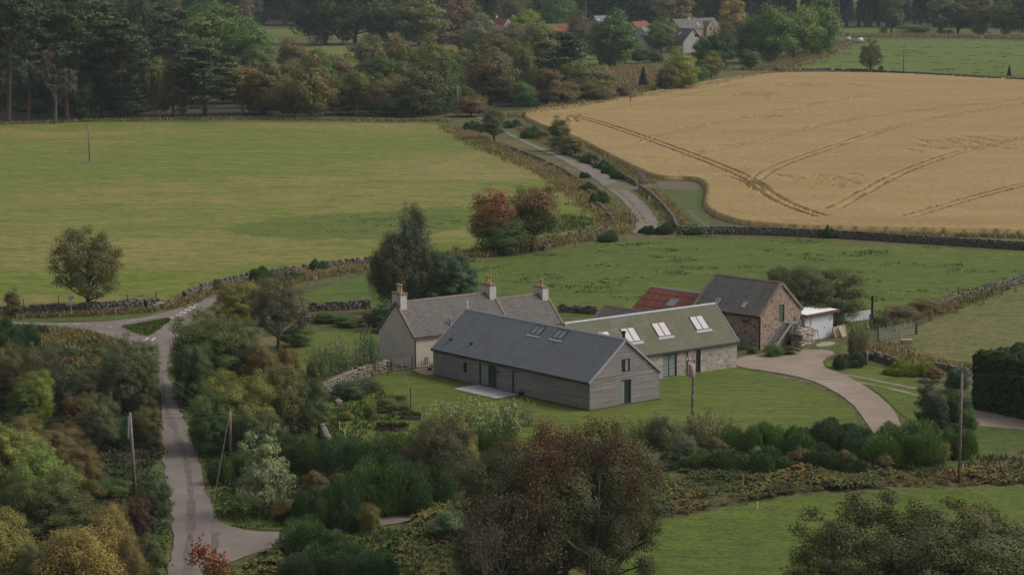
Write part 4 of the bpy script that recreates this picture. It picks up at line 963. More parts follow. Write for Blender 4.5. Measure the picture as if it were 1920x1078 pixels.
# --- the converted steading
st = Bld('stone_steading', 'converted stone steading with mossy slate roof and pale twin rooflights', 'house', (22.39, 230.26), 2.253, 6.72, 19.6, 2.611, 5.877, MT['rubble'], MT['mossy'], .15, .12, .15, .27, MT['zinc'], trim=(MT['zinc'], .06, .2), wallL=15.4)
q = st.on('x0', 1243, 664), st.on('x0', 1269, 704); st.opening('door', 'x0', q[0][0], q[1][0], .06, 2.35, MT['frame'], [MT['blind'], MT['blind']], .2, .1, label='double glazed door in the stone front')
q = st.on('x0', 1305, 658), st.on('x0', 1313.6, 698); st.opening('door', 'x0', q[0][0], q[1][0], .06, 2.35, MT['frame'], [MT['glass']], .2, .09, label='narrow glazed door in the stone front')
for bx, by in ((1248, 631), (1319, 618.5), (1190, 641.5), (1142, 649)):
    y, t = st.on_roof(0, bx, by)                                  # bottom middle of the rooflight
    st.rooflight(0, y - .9, y + .9, t + .02, t + 1.75, MT['redframe'], MT['skyglass'], 2, MT['zinc'])
m = MB(); m.tube([(-.22, -.1, 2.5), (-.22, 15.3, 2.5)], .07, 8); m.build('gutter', MT['black'], st.root)
u, z = st.on('x0', 1288, 690); pipe(st.root, 'downpipe', [(-.22, u, 2.5), (-.08, u, 2.25), (-.08, u, .05)], .045, 'black')
m = MB(); m.box(.2, 6.5, -.02, .06, 2.4, 2.6); 
y, t = st.on_roof(0, 1259, 595); 
st.finish()

# --- the stone barn with the outside stair
bn = Bld('stone_barn', 'tall brown granite barn with old slate roof and outside stair', 'barn', (25.668, 240.115), .80, 7.136, 8.919, 3.54, 6.607, MT['barnstone'], MT['oldslate'], .1, -.12, .12, .3, MT['coping'], trim=(MT['coping'], .3, .3, .05))
q = bn.on('y0', 1460.5, 572), bn.on('y0', 1470.5, 603); bn.opening('door', 'y0', q[0][0], q[1][0], q[1][1], q[0][1], MT['greendoor'], [MT['greendoor']], .15, .06, label='green loft door at the head of the stair')
q = bn.on('x0', 1390.5, 622), bn.on('x0', 1404.5, 654); bn.opening('door', 'x0', q[0][0], q[1][0], .05, q[0][1], MT['greydoor'], [MT['greydoor']], .15, .06, label='weathered grey plank door')
q = bn.on('x0', 1392, 598), bn.on('x0', 1404, 605); bn.opening('shutter', 'x0', q[0][0], q[1][0], q[1][1] - .1, q[0][1], MT['redframe'], [MT['redframe']], .12, .05, label='small dark red hatch under the eaves')
for px, py, w_ in ((1396, 571, .45), (1346, 564, .45)):
    y, t = bn.on_roof(0, px, py); bn.rooflight(0, y - w_ / 2, y + w_ / 2, t - .45, t + .35, MT['zinc'], MT['skyglass'] if px > 1390 else MT['skyglass2'], 1)
pipe(bn.root, 'downpipe', [(-.1, -.12, 3.4), (-.06, -.1, 3.2), (-.06, -.1, .05)], .075, 'black')
m = MB(); m.tube([(-.17, 0, 3.4), (-.17, 8.9, 3.4)], .06, 8); m.build('gutter', MT['black'], bn.root)
# stair: two stringers, treads, landing, handrail, in front of the gable
sa = bn.on('y0', 1470.5, 607.5); ua, za = bn.on('y0', 1470, 603)
sr = empty('stair_flight', bn.M @ Vector((ua, 0, 0)), bn.yaw, 'steep grey wooden stair climbing to the barn loft door', 'stairs')
ub = bn.on('y0', 1439, 640)[0] - ua; n = 9; zt = za - .05
m = MB()
for y in (-.12, -1.0): m.beam((ub - .3, y, 0.0), (.0, y, zt), .07, .26)
m.build('stringer', MT['steel'], sr)
for i in range(n):
    t = (i + .7) / n; m = MB(); x = ub - .3 + (0 - ub + .3) * t; m.box(x - .13, x + .13, -.96, -.16, zt * t - .03, zt * t + .02); m.build('tread', MT['greydoor'], sr)
m = MB(); m.box(.02, 1.15, -1.05, -.05, zt - .1, zt + .02); m.build('landing', MT['steel'], sr)
for x, y in ((1.08, -1.0), (1.08, -.12), (.1, -1.0)): m = MB(); m.beam((x, y, 0), (x, y, zt - .1), .1); m.build('post', MT['greydoor'], sr)
m = MB(); m.tube([(ub - .1, -1.02, 1.0), (0.0, -1.02, zt + .95), (1.1, -1.02, zt + .95)], .03, 6); m.tube([(0.02, -1.02, zt), (0.02, -1.02, zt + .95)], .03, 6); m.tube([(1.1, -1.02, zt), (1.1, -1.02, zt + .95)], .03, 6); m.build('handrail', MT['steel'], sr)
bn.finish()
def plank_set(base, n, hmin, hmax, mat, name, label, cat, seed, spread=1.0, wall_y=-.25):
    rr = random.Random(seed); r = empty(name, bn.M @ Vector((base, 0, 0)), bn.yaw, label, cat)
    for i in range(n):
        x = rr.uniform(-spread / 2, spread / 2); h = rr.uniform(hmin, hmax); m = MB()
        m.beam((x + rr.uniform(-.2, .2), wall_y - rr.uniform(.35, .8), 0), (x, wall_y + .18, h), rr.uniform(.06, .16), .04); m.build('plank', MT[mat], r)
plank_set(ua + 2.0, 5, 2.2, 3.4, 'palewood', 'leaning_timber', 'long planks leaning on the barn gable beside the stair', 'timber', 4, .8)
plank_set(ua + .5, 5, 1.4, 2.0, 'post', 'stored_boards', 'short dark boards stored under the stair landing', 'timber', 5, .9, -.3)
m = MB(); r = empty('old_frame', bn.M @ Vector((ua + 4.4, -.9, 0)), bn.yaw, 'empty pale wooden frame leaning on the stone heap', 'frame')
for a, b in (((-.65, 0, 0), (-.65, .35, 1.15)), ((.65, 0, 0), (.65, .35, 1.15)), ((-.65, .35, 1.15), (.65, .35, 1.15))): m.beam(a, b, .07)
m.build('frame', MT['steel'], r)

# --- white flat-roofed garage
gp = bn.M @ Vector((7.32, -.35, 0)); gy = bn.yaw
gr = empty('garage', gp, gy, 'low white boarded garage with flat white roof against the barn', 'garage')
m = MB(); m.box(0, 4.95, .02, 6, 0, 2.72); m.build('wall', MT['white'], gr)
m = MB(); m.prism8([(-.25, -.4, 2.85), (5.5, -.4, 2.78), (5.5, 6.2, 2.95), (-.25, 6.2, 3.05), (-.25, -.4, 3.0), (5.5, -.4, 2.93), (5.5, 6.2, 3.1), (-.25, 6.2, 3.2)]); rf = m.build('roof', MT['whiteroof'], gr)
m = MB(); m.box(-.27, 5.52, -.46, -.405, 2.68, 2.98); m.build('fascia', MT['redframe'], rf)
m = MB(); m.box(1.0, 3.85, -.05, .01, .08, 2.5); d = m.build('door', MT['white'], gr)
m = MB(); m.box(3.3, 3.42, -.1, -.055, 1.15, 1.25); m.build('handle', MT['black'], d)
m = MB(); m.box(.05, 4.9, -.03, .015, 2.55, 2.68); m.build('lintel', MT['black'], gr)
m = MB(); m.box(5.35, 5.45, -.2, -.1, 0, 2.7); m.build('post', MT['black'], gr)

# --- rust-red shed, small slate byre, cottage
p = G(1224, 538, 4.6); 
e = Vector((math.cos(.8), math.sin(.8), 0)); n_ = Vector((-math.sin(.8), math.cos(.8), 0))
Lr = 8.6; A0 = p - e * 3.4 - n_ * Lr
rs = Bld('rusty_shed', 'rust red corrugated iron shed joined to the far end of the barn', 'shed', A0, .80, 6.8, Lr, 2.5, 4.6, MT['barnstone'], MT['rust'], .3, .15, .06, 1.4, MT['zinc'])
y, t = rs.on_roof(0, 1262, 566); rs.rooflight(0, y - .55, y + .55, t - .7, t + .5, MT['steel'], MT['skyglass2'], 3, None, .04, .06)
p = G(1134, 575, 3.9); Ls = 7.5; A0 = p - e * 2.3 - n_ * Ls
sb = Bld('slate_byre', 'small low byre with dark slate roof behind the mossy roof', 'shed', A0, .80, 4.6, Ls, 2.2, 3.9, MT['barnstone'], MT['oldslate'], .1, -.1, .12, .3, MT['coping'], trim=(MT['coping'], .28, .28, .04))
ct = Bld('cottage', 'old cream harled cottage with grey slate roof and three chimneys', 'house', (-13.523, 234.916), -.93, 6.336, 11.9, 3.049, 6.087, MT['render'], MT['oldslate'], .1, -.08, .12, .28, MT['coping'], trim=(MT['coping'], .26, .26, .05))
chimney(ct, .42, 1.55, .78, 5.1, 7.05, 2); chimney(ct, 11.5, 1.5, .8, 5.2, 7.0, 2)
pipe(ct.root, 'downpipe', [(6.5, .15, 2.9), (6.42, .12, 2.7), (6.42, .12, .05)], .06, 'redframe')
m = MB(); m.tube([(6.5, 0, 2.92), (6.5, 11.8, 2.92)], .06, 8); m.build('gutter', MT['redframe'], ct.root)
y, t = ct.on_roof(1, 845, 612); d = Vector((-3.168, 0, 3.038)).normalized(); c = Vector((6.336, y, 3.049)) + d * t
m = MB(); m.lathe((c.x, c.y, c.z), [(.09, 0), (.09, .75), (.17, .8), (.14, .95), (.05, 1.0)], 8); m.build('flue', MT['steel'], ct.roof)
# lower wing in line with the cottage
wp = ct.M @ Vector((.35, 11.96, 0))
wg = Bld('cottage_wing', 'lower slated wing with one chimney at the cottage end', 'house', wp, -.93, 5.6, 6.9, 2.6, 5.35, MT['render'], MT['oldslate'], .1, -.08, .12, .28, MT['coping'], trim=(MT['coping'], .26, .26, .05, (1,)))
chimney(wg, 6.4, 1.45, .75, 4.5, 6.15, 1, .75)

# --- houses among the far trees
fw_ = Bld('harled_farmhouse', 'grey harled house with dark tiled gable above the far hedge', 'house', G(1281, 100), .62, 9.4, 13, 4.3, 9.0, MT['harl'], MT['darkslate'], .35, .35, .2, .5, None)
q = fw_.on('y0', 1302, 64), fw_.on('y0', 1312, 71); o = fw_.opening('window', 'y0', q[0][0], q[1][0], q[1][1], q[0][1], MT['whiteplastic'], [MT['glass'], MT['glass']], .15, .14, sill=MT['whiteplastic'])
y, t = fw_.on_roof(0, 1275, 63); fw_.rooflight(0, y - .5, y + .5, t - .7, t + .7, MT['whiteplastic'], MT['skyglass'], 1)
fw_.finish()
wq = G(1204, 99)
fx = Bld('farmhouse_extension', 'low harled extension with dark tiled roof and gabled dormer beyond the ash tree', 'house', G(1272, 98), .62 + math.pi / 2, 7, 15, 3.2, 6.6, MT['harl'], MT['darkslate'], .35, .3, .2, .5, None)
q = fx.on('x0', 1224, 86), fx.on('x0', 1234, 95); fx.opening('window', 'x0', q[0][0], q[1][0], 1.0, 2.5, MT['black'], [MT['glass']], .15, .1)
dm = MB(); dy = fx.on('x0', 1262, 80)[0]; dy = min(max(dy, 1.6), 6)
dm.faces([(-.15, dy - 1.5, 2.0), (-.15, dy + 1.5, 2.0), (-.15, dy + 1.5, 4.0), (-.15, dy, 5.6), (-.15, dy - 1.5, 4.0), (3.2, dy - 1.5, 2.0), (3.2, dy + 1.5, 2.0), (3.2, dy + 1.5, 4.0), (3.2, dy, 5.6), (3.2, dy - 1.5, 4.0)], [(4, 3, 2, 1, 0), (0, 1, 6, 5), (1, 2, 7, 6), (2, 3, 8, 7), (3, 4, 9, 8), (4, 0, 5, 9)])
do = dm.build('dormer', MT['harl'], fx.root); m = MB()
for sgn in (-1, 1): m.beam((-.4, dy + sgn * .8, 4.95), (3.0, dy + sgn * .8, 4.95), 2.5, .12, up=(0, sgn * .66, .75))
m.build('dormer_roof', MT['darkslate'], do); m = MB(); m.box(-.2, -.155, dy - .55, dy + .55, 3.2, 4.5); m.build('pane', MT['glass'], do)
fx.finish()
fs = Bld('slate_cottage', 'grey slate roofed cottage with two rooflights behind the green ash tree', 'house', G(1168, 62), .75 + math.pi / 2, 8, 15, 3, 7.6, MT['harl'], MT['slate'], .3, .2, .2, .5, MT['zinc'])
for bx in (1124.5, 1131.5): y, t = fs.on_roof(0, bx, 41); fs.rooflight(0, y - .5, y + .5, t - .2, t + 1.5, MT['whiteplastic'], MT['skyglass'], 1)
fl = Bld('long_slate_steading', 'long stone steading with grey slate roof behind the harled house', 'barn', G(1352, 70), .9 + math.pi / 2, 8, 32, 4.2, 8.2, MT['barnstone'], MT['oldslate'], .2, .1, .2, .6, MT['coping'])
for bx in (1309, 1327): y, t = fl.on_roof(0, bx, 46); fl.rooflight(0, y - .5, y + .5, t - .8, t + .8, MT['whiteplastic'], MT['skyglass'], 1)
chimney(fl, 20, 1.0, .9, 7.6, 9.2, 0)
g = fl.on('x0', 1337, 58)[0]
fg = Bld('stone_cross_wing', 'stone gabled cross wing with two openings below the long slate roof', 'barn', G(1325, 72), .9, 6, 8, 4.4, 7.3, MT['barnstone'], MT['oldslate'], .15, .1, .15, .5, None)
fg.opening('window', 'y0', 2.4, 3.6, 2.9, 4.6, MT['black'], [MT['glass']], .15, .1); fg.finish()
fo = Bld('orange_roofed_shed', 'low shed with orange tiled roof between the slate roofs', 'shed', G(1222, 66), 1.1 + math.pi / 2, 6, 16, 3.6, 6.2, MT['barnstone'], MT['pantile'], .2, .1, .15, .5, None)
f2 = Bld('grey_lean_shed', 'grey sheet roofed shed in front of the orange roof', 'shed', G(1226, 74), 1.1 + math.pi / 2, 5, 9, 3, 5.2, MT['harl'], MT['slate'], .2, .1, .15, .5, None)
fr = Bld('red_tiled_steading', 'old stone steading with red tiled roof among the far bushes', 'barn', G(1072, 73), .55 + math.pi / 2, 6.5, 10.5, 2.6, 6.3, MT['barnstone'], MT['pantile'], .2, .1, .15, .5, None)
f3 = Bld('red_roofed_cottage', 'small red tiled roof half hidden in the pale green trees', 'house', G(944, 62), .7, 6, 9, 3.2, 6.5, MT['harl'], MT['pantile'], .2, .1, .15, .5, None)
chimney(f3, 8.6, .8, .8, 5.6, 7.6, 2, .6)

# ------------------------------------------------------------------ dry stone walls, fences, gates
def stone_wall(px, label, h=1.0, th=.55, sz=.42, mat='drystone', seed=1, ragged=.15, group=None):
    P = [G(x, y) for x, y in px]; rr = random.Random(seed); rng = np.random.default_rng(seed); V = []; n0 = 0
    cube = np.array([(-1, -1, -1), (1, -1, -1), (1, 1, -1), (-1, 1, -1), (-1, -1, 1), (1, -1, 1), (1, 1, 1), (-1, 1, 1)]) * .5
    fc = np.array([(3, 2, 1, 0), (4, 5, 6, 7), (0, 1, 5, 4), (1, 2, 6, 5), (2, 3, 7, 6), (3, 0, 4, 7)]); Fs = []
    def stone(c, d, l, w, hh):
        nonlocal n0
        nn = np.array([-d[1], d[0], 0]); q = cube * (1 + rng.normal(0, .13, (8, 3))); a = rng.normal(0, .12)
        v = c + np.outer(q[:, 0] * l, d) + np.outer(q[:, 1] * w, nn) + np.outer(q[:, 2] * hh + q[:, 0] * a * l, (0, 0, 1)); V.append(v); Fs.append(fc + n0); n0 += 8
    rows = max(2, int(round(h / (sz * .62)))); rh = h / rows
    for a, b in zip(P[:-1], P[1:]):
        d = np.array(b - a); L = np.linalg.norm(d); d = d / L
        for r in range(rows):
            s = rr.uniform(0, sz); 
            while s < L:
                l = sz * rr.uniform(.6, 1.5)
                if r == rows - 1 and rr.random() < ragged: s += l; continue
                for side in ((-1, 1) if r < rows - 1 else (0,)):
                    c = np.array(a) + d * (s + l / 2) + np.array([-d[1], d[0], 0]) * side * th * .25 * (1 - .15 * r / rows) + np.array([0, 0, rh * (r + .5)]) + rng.normal(0, .025, 3)
                    stone(c, d, l * 1.04, th * (.55 if side else .85), rh * 1.12)
                s += l
    me = mesh_np('stone_wall', np.concatenate(V), np.concatenate(Fs), [MT[mat]])
    return tag(link('stone_wall', me), label, 'stone wall', group)
LW = 'dry stone wall '
stone_wall([(0, 592), (60, 589), (130, 586), (200, 582), (262, 577)], LW + 'behind the roadside verge under the lone field tree', 1.05, .6, .45, seed=1)
stone_wall([(268, 577), (296, 574)], LW + 'stub beside the field gate at the junction', .95, .6, .45, seed=2)
stone_wall([(345, 562), (370, 550), (405, 540), (450, 529), (480, 523), (540, 514), (600, 505), (700, 494), (740, 490)], LW + 'edging the mown field above the dark broom bushes', .95, .55, .45, seed=3, ragged=.4)
stone_wall([(1018, 470), (1060, 448), (1100, 442), (1140, 433), (1150, 428), (1148, 416), (1130, 396), (1110, 382)], LW + 'curling round the end of the mown field by the lane bend', .8, .55, .5, seed=4, ragged=.6)
stone_wall([(950, 279), (985, 292), (1020, 306), (1060, 326), (1090, 348), (1108, 368)], LW + 'sunk in straw grass below the upper lane', .8, .55, .55, seed=5, ragged=.7)
stone_wall([(1035, 276), (1070, 292), (1110, 308), (1160, 330), (1195, 350)], LW + 'between the upper lane and the barley', .85, .55, .55, seed=6, ragged=.7)
stone_wall([(1200, 356), (1225, 374), (1246, 396), (1262, 416), (1268, 432)], LW + 'down the outside of the lane bend', .9, .55, .5, seed=7, ragged=.2)
stone_wall([(1270, 440), (1340, 439), (1440, 441), (1560, 446), (1700, 455), (1800, 461), (1930, 470), (2050, 478)], 'long straight dark dry stone wall below the barley field', 1.15, .6, .5, seed=8, ragged=.05)
stone_wall([(1460, 137), (1540, 135), (1620, 137), (1720, 143), (1830, 150), (1930, 155), (2050, 162)], 'far dry stone wall along the top of the barley field', 1.2, .8, .9, seed=9, ragged=.1)
stone_wall([(575, 584), (620, 582), (660, 580), (690, 578)], LW + 'below the small paddock behind the two birches', 1.0, .55, .45, seed=10)
stone_wall([(560, 607), (600, 605), (640, 603), (665, 602)], 'low dry stone wall under the pale garden path', .75, .5, .4, seed=11)
stone_wall([(592, 745), (620, 733), (655, 718), (690, 706), (722, 697)], 'pale tumbled garden wall running up to the wooden gate', 1.15, .7, .38, 'drystone2', 12, .12)
stone_wall([(602, 812), (610, 828), (622, 848)], 'short broken end of pale garden wall in the broom', .9, .6, .4, 'drystone2', 13, .1)
stone_wall([(1045, 586), (1080, 587), (1115, 590)], LW + 'behind the cottage and the byre', 1.0, .55, .42, seed=14)
stone_wall([(1610, 672), (1640, 674), (1668, 682), (1680, 688)], 'tumbled stone wall by the willow bush at the drive', .85, .6, .42, seed=15, ragged=.3)
stone_wall([(1722, 690), (1755, 693), (1790, 699), (1815, 706)], 'low broken stone wall beside the tall hedge', .7, .55, .42, seed=16, ragged=.4)
stone_wall([(1745, 585), (1785, 570), (1820, 560), (1870, 543), (1930, 525), (2020, 505)], LW + 'dividing the pasture from the straw coloured paddock', .9, .55, .45, seed=17, ragged=.15)
stone_wall([(1492, 650), (1515, 643)], 'square heap of brown stone between stair and garage', 1.7, 1.2, .42, 'barnstone', 18, .0)

def fence(px, label, ph=1.15, gap=3.5, r=.05, wires=2, mat='post', lean=.04, seed=1, skip=0):
    P = [G(x, y) for x, y in px]; rr = random.Random(seed); root = empty('wire_fence', P[0], 0, label, 'fence'); o = P[0]; tops = []; first = None
    for a, b in zip(P[:-1], P[1:]):
        L = (b - a).length; n = max(1, int(L / gap))
        for i in range(n):
            p = a.lerp(b, i / n) - o; t = p + Vector((rr.gauss(0, lean), rr.gauss(0, lean), ph * rr.uniform(.85, 1.12)))
            m = MB(); m.tube([p, t], [r, r * .85], 5); m.build('post', MT[mat], root, uv=False); tops.append((p, t))
    m = MB()
    for k in range(wires):
        f = .55 + .38 * k / max(1, wires - 1)
        m.tube([p.lerp(t, f) for p, t in tops], .008, 3, False)
    if len(tops) > 1: m.build('wire', MT['cable'], root, uv=False)
    return root
fence([(575, 545), (590, 541), (640, 528), (700, 514), (740, 505)], 'post and wire fence along the small paddock above the path', gap=4)
fence([(900, 492), (960, 480), (1020, 471), (1080, 464), (1150, 455), (1230, 449)], 'post and wire fence below the red cherry trees', gap=5, seed=2)
fence([(0, 229), (200, 219), (400, 217), (600, 217), (760, 217)], 'thin post and wire fence along the edge of the pine wood', gap=7, r=.07, seed=3)
fence([(1195, 330), (1215, 340), (1222, 345)], 'short post fence beside the barley gate', gap=2, seed=4)
fence([(1225, 352), (1250, 375), (1270, 400), (1285, 425)], 'post and wire fence behind the wall at the lane bend', gap=4, seed=5)
fence([(1080, 275), (1130, 300), (1180, 322)], 'post and wire fence along the barley above the lane', gap=5, seed=6)
fence([(1150, 1010), (1225, 982), (1290, 967), (1400, 947), (1520, 928), (1590, 922), (1800, 914), (1960, 912)], 'post and wire fence in the bracken along the bottom meadow', gap=8, ph=1.3, r=.06, seed=7)
fence([(1626, 676), (1660, 650), (1690, 640)], 'post fence running from the tumbled wall to the steel gates', gap=2.2, r=.07, seed=8, ph=1.25)
fence([(45, 588), (110, 585), (180, 583)], 'three posts behind the roadside wall near the lone tree', gap=9, ph=1.9, r=.07, seed=9, wires=1)
fence([(1632, 614), (1660, 606), (1700, 592)], 'dark posts at the corner of the pasture beside the steel gates', gap=5, ph=1.5, r=.12, seed=10, wires=1)
def metal_gate(a, b, h, label, mat='steel', bars=5, name='field_gate', brace=True):
    A, B = G(*a), G(*b); d = B - A; L = d.length; r = empty(name, A, math.atan2(d.y, d.x), label, 'gate')
    m = MB()
    for i in range(bars): z = .22 + (h - .22) * (i / (bars - 1)) ** .85; m.tube([(.08, 0, z), (L - .08, 0, z)], .025, 6)
    for x in (.08, L / 2, L - .08): m.tube([(x, 0, .2), (x, 0, h)], .028, 6)
    if brace: m.tube([(.08, 0, .25), (L / 2, 0, h)], .02, 5); m.tube([(L - .08, 0, .25), (L / 2, 0, h)], .02, 5)
    m.build('bars', MT[mat], r)
    for x in (-.08, L + .08): m = MB(); m.tube([(x, 0, 0), (x, 0, h + .25)], .09, 7); m.build('gate_post', MT['post'], r)
    return r
metal_gate((241, 575), (292, 572), 1.25, 'grey field gate behind the wall at the road junction', 'post')
metal_gate((1614, 636), (1646, 641), 1.35, 'galvanised gate closing the track behind the willow bush', bars=6, brace=False)
metal_gate((1648, 641), (1716, 627), 1.35, 'long galvanised gate into the straw coloured paddock', bars=6, brace=False)
metal_gate((1197, 333), (1212, 347), 1.3, 'pale tubular gate standing open at the barley field', bars=6, brace=False)
metal_gate((1580, 607), (1606, 597), 1.3, 'old hurdle leaning on white boards by the garage', 'post', brace=False)
r = metal_gate((737, 697), (772, 692), 1.15, 'grey wooden garden gate beside the cottage gable', 'greydoor', 5, 'garden_gate')
p = G(1578, 607); r = empty('board_fence', p, .65, 'whitish board fence running from the garage to a dark post', 'fence')
for i in range(4): m = MB(); m.box(i * 1.15, i * 1.15 + 1.1, -.03, .03, .1, 1.15); m.build('board', MT['white'], r)
m = MB(); m.tube([(4.8, 0, 0), (4.8, 0, 2.7)], .14, 7); m.build('post', MT['black'], r)

# ------------------------------------------------------------------ poles and wires
def pole(px, yb, yt, label, r=.13, cross=False, tip=False, name='utility_pole', mat='pole', lean=0.0):
    h = (yb - yt) / ppm(yb); o = empty(name, G(px, yb), 0, label, 'pole')
    m = MB(); m.tube([(0, 0, 0), (lean * h * .5, 0, h * .5), (lean * h, 0, h)], [r, r * .9, r * .78], 10); m.build('post', MT[mat], o, True)
    if cross:
        m = MB(); m.beam((lean * h - .8, 0, h - .2), (lean * h + .8, 0, h - .2), .1, .12); m.build('crossarm', MT[mat], o)
        for x in (-.7, 0, .7): m = MB(); m.lathe((lean * h + x, 0, h - .14), [(.05, 0), (.07, .06), (.04, .12), (.06, .18), (.02, .22)], 7); m.build('insulator', MT['whiteplastic'], o)
    if tip: m = MB(); m.lathe((lean * h, 0, h), [(.05, 0), (.06, .08), (.03, .2)], 7); m.build('insulator', MT['steel'], o)
    return o, G(px, yb) + Vector((lean * h, 0, h))
pl, p249 = pole(254, 932, 770, 'tall leaning roadside pole with a grey pipe at its head', .14, lean=-.04)
m = MB(); m.tube([(-.28 - .14, -.12, 4.6), (-.36, -.12, 6.35)], .07, 8); m.build('pipe', MT['steel'], pl)
_, p432 = pole(433, 866, 770, 'plain wooden pole beside the dark hedge east of the lane', .14, tip=True)
_, p163 = pole(168, 303, 232, 'slender grey pole standing alone in the mown field', .13, tip=True, mat='post', lean=-.02)
_, p857 = pole(857, 217, 164, 'pale pole with crossarm where the wood meets the upper lane', .17, True)
_, p1694 = pole(1694, 135, 83, 'thin pole in the far green pasture', .16, True)
_, p1182 = pole(1182, 196, 128, 'weathered pole at the top edge of the barley', .15)
_, p1796 = pole(1798, 905, 698, 'tall brown pole rising from the bracken near the hedge', .13, tip=True)
_, p1074 = pole(1074, 72, 28, 'slim pole beside the far red tiled roof', .18)
_, p262 = pole(262, 745, 655, 'short pole half hidden in grey green bush by the lane', .12)
_, p1106 = pole(1106, 70, 24, 'far pole beside the slate cottage gable', .15)
tr, p1298 = pole(1297, 815, 672, 'garden pole carrying a pinkish transformer above the lawn', .15, lean=.02)
m = MB(); m.lathe((-.1, -.28, 5.15), [(.24, 0), (.27, .05), (.27, 1.0), (.22, 1.06), (.1, 1.1)], 12); t_ = m.build('transformer', MT['pink'], tr, True)
for x in (-.25, 0): m = MB(); m.lathe((x - .05, -.28, 6.25), [(.04, 0), (.06, .08), (.035, .16), (.02, .24)], 7); m.build('insulator', MT['whiteplastic'], t_)
m = MB(); m.beam((-.55, -.05, 6.45), (.35, -.05, 6.45), .08, .1); m.build('crossarm', MT['pole'], tr)
for x in (-.5, -.2): m = MB(); m.lathe((x, -.05, 6.5), [(.05, 0), (.07, .07), (.04, .14), (.06, .2), (.02, .26)], 7); m.build('insulator', MT['whiteplastic'], tr)
for z, mt in ((2.1, 'palewood'), (1.2, 'palewood'), (3.2, 'blue')): m = MB(); m.box(.02, .16, -.24, -.14, z, z + .35); m.build('sign_plate', MT[mt], tr)
def wire(a, b, sag, label, r=.012, mat='cable', name='overhead_wire', group=None):
    a, b = Vector(a), Vector(b); pts = [a.lerp(b, t) - Vector((0, 0, sag * 4 * t * (1 - t))) for t in [i / 14 for i in range(15)]]
    m = MB(); m.tube(pts, r, 5, False); return tag(m.build(name, MT[mat], uv=False), label, 'wire', group)
wa = G(-160, 960); wa = Vector((wa.x, wa.y, p249.z + .2))
for dz, s in ((0, 'upper'), (.35, 'lower')):
    wire(wa + Vector((0, 0, -dz)), p249 + Vector((0, 0, -dz)), .3, s + ' of two thin wires reaching the roadside pole over the wood', .014)
    wire(p249 + Vector((0, 0, -dz)), p432 + Vector((0, 0, -dz)), .15, s + ' of two thin wires crossing the lane between poles', .014)
    wire(p432 + Vector((0, 0, -dz)), p1298 + Vector((-.3, 0, -dz)), 1.2, s + ' of two thin wires passing the garden to the transformer', .011)
wire(p432, G(388, 1012) + Vector((0, 0, .3)), .05, 'pale guy wire slanting from the wooden pole to the verge', .013, 'ropew', 'guy_wire')
wire(p262, p432 + Vector((0, 0, -.2)), .5, 'upper of two pale cables falling across the lane from the bush pole', .012, 'ropew')
wire(p262 + Vector((0, 0, -.3)), p432 + Vector((0, 0, -1.2)), .6, 'lower of two pale cables falling across the lane from the bush pole', .012, 'ropew')
wire(p1298, p1796, 1.0, 'thin wire from the transformer pole to the tall brown pole', .009)
wire(p1796, p1796 + Vector((40, 6, .2)), .8, 'thin wire from the tall brown pole across the big hedge', .012)
wire(p163, p857, 2.2, 'thin wire from the lone field pole along the wood edge', .018)
wire(p857, p1182, 2.0, 'thin wire from the crossarm pole to the barley edge pole', .018)

# ------------------------------------------------------------------ signs and garden things
o = empty('finger_post', G(296, 600), 0, 'white fingerpost sign on the grass island at the junction', 'road sign'); k = ppm(600)
m = MB(); m.tube([(0, 0, 0), (0, 0, 2.25)], .045, 8); m.build('post', MT['zinc'], o)
for z, a, l in ((1.95, .15, .75), (1.72, 2.6, .6)):
    m = MB(); c, s_ = math.cos(a), math.sin(a); m.beam((-c * .15, -s_ * .15, z), (c * l, s_ * l, z), .04, .17); m.build('finger', MT['whiteplastic'], o)
m = MB(); m.lathe((0, 0, 2.2), [(.16, 0), (.18, .05), (.18, .14), (.05, .2)], 10); m.build('finial', MT['black'], o)
o = empty('give_way_sign', G(134, 594), .0, 'back of a triangular road sign under the lone field tree', 'road sign')
m = MB(); m.tube([(0, 0, 0), (0, 0, 2.5)], .04, 8); m.build('post', MT['zinc'], o)
m = MB(); m.faces([(-.42, -.05, 2.4), (.42, -.05, 2.4), (0, -.05, 1.68), (-.42, -.02, 2.4), (.42, -.02, 2.4), (0, -.02, 1.68)], [(0, 2, 1), (3, 4, 5), (0, 1, 4, 3), (1, 2, 5, 4), (2, 0, 3, 5)]); m.build('plate', MT['zinc'], o)
o = empty('basketball_hoop', G(574, 567), 0, 'thin post with a round open frame by the small paddock', 'post')
m = MB(); m.tube([(0, 0, 0), (0, 0, 1.3)], .03, 6); m.build('post', MT['post'], o)
m = MB(); pts = [(math.cos(t) * .24, 0, 1.45 + math.sin(t) * .26) for t in np.linspace(0, 6.2832, 13)]; m.tube(pts, .02, 5, False); m.build('hoop', MT['post'], o)
o.name = 'hoop_post'
# washing line
a, b = G(727, 706), G(770, 766)
for p, h, lb in ((a, 1.6, 'thin dark clothes post beside the garden gate'), (b, 1.95, 'thin dark clothes post standing on the lawn')):
    m = MB(); m.tube([(0, 0, 0), (0, 0, h)], .04, 7); q = m.build('clothes_post', MT['black']); q.location = p; tag(q, lb, 'post')
wire(G(752, 700) + Vector((0, 0, 1.1)), b + Vector((0, 0, 1.95)), .25, 'pale washing line sagging from the gate to the lawn post', .015, 'ropew', 'washing_line')
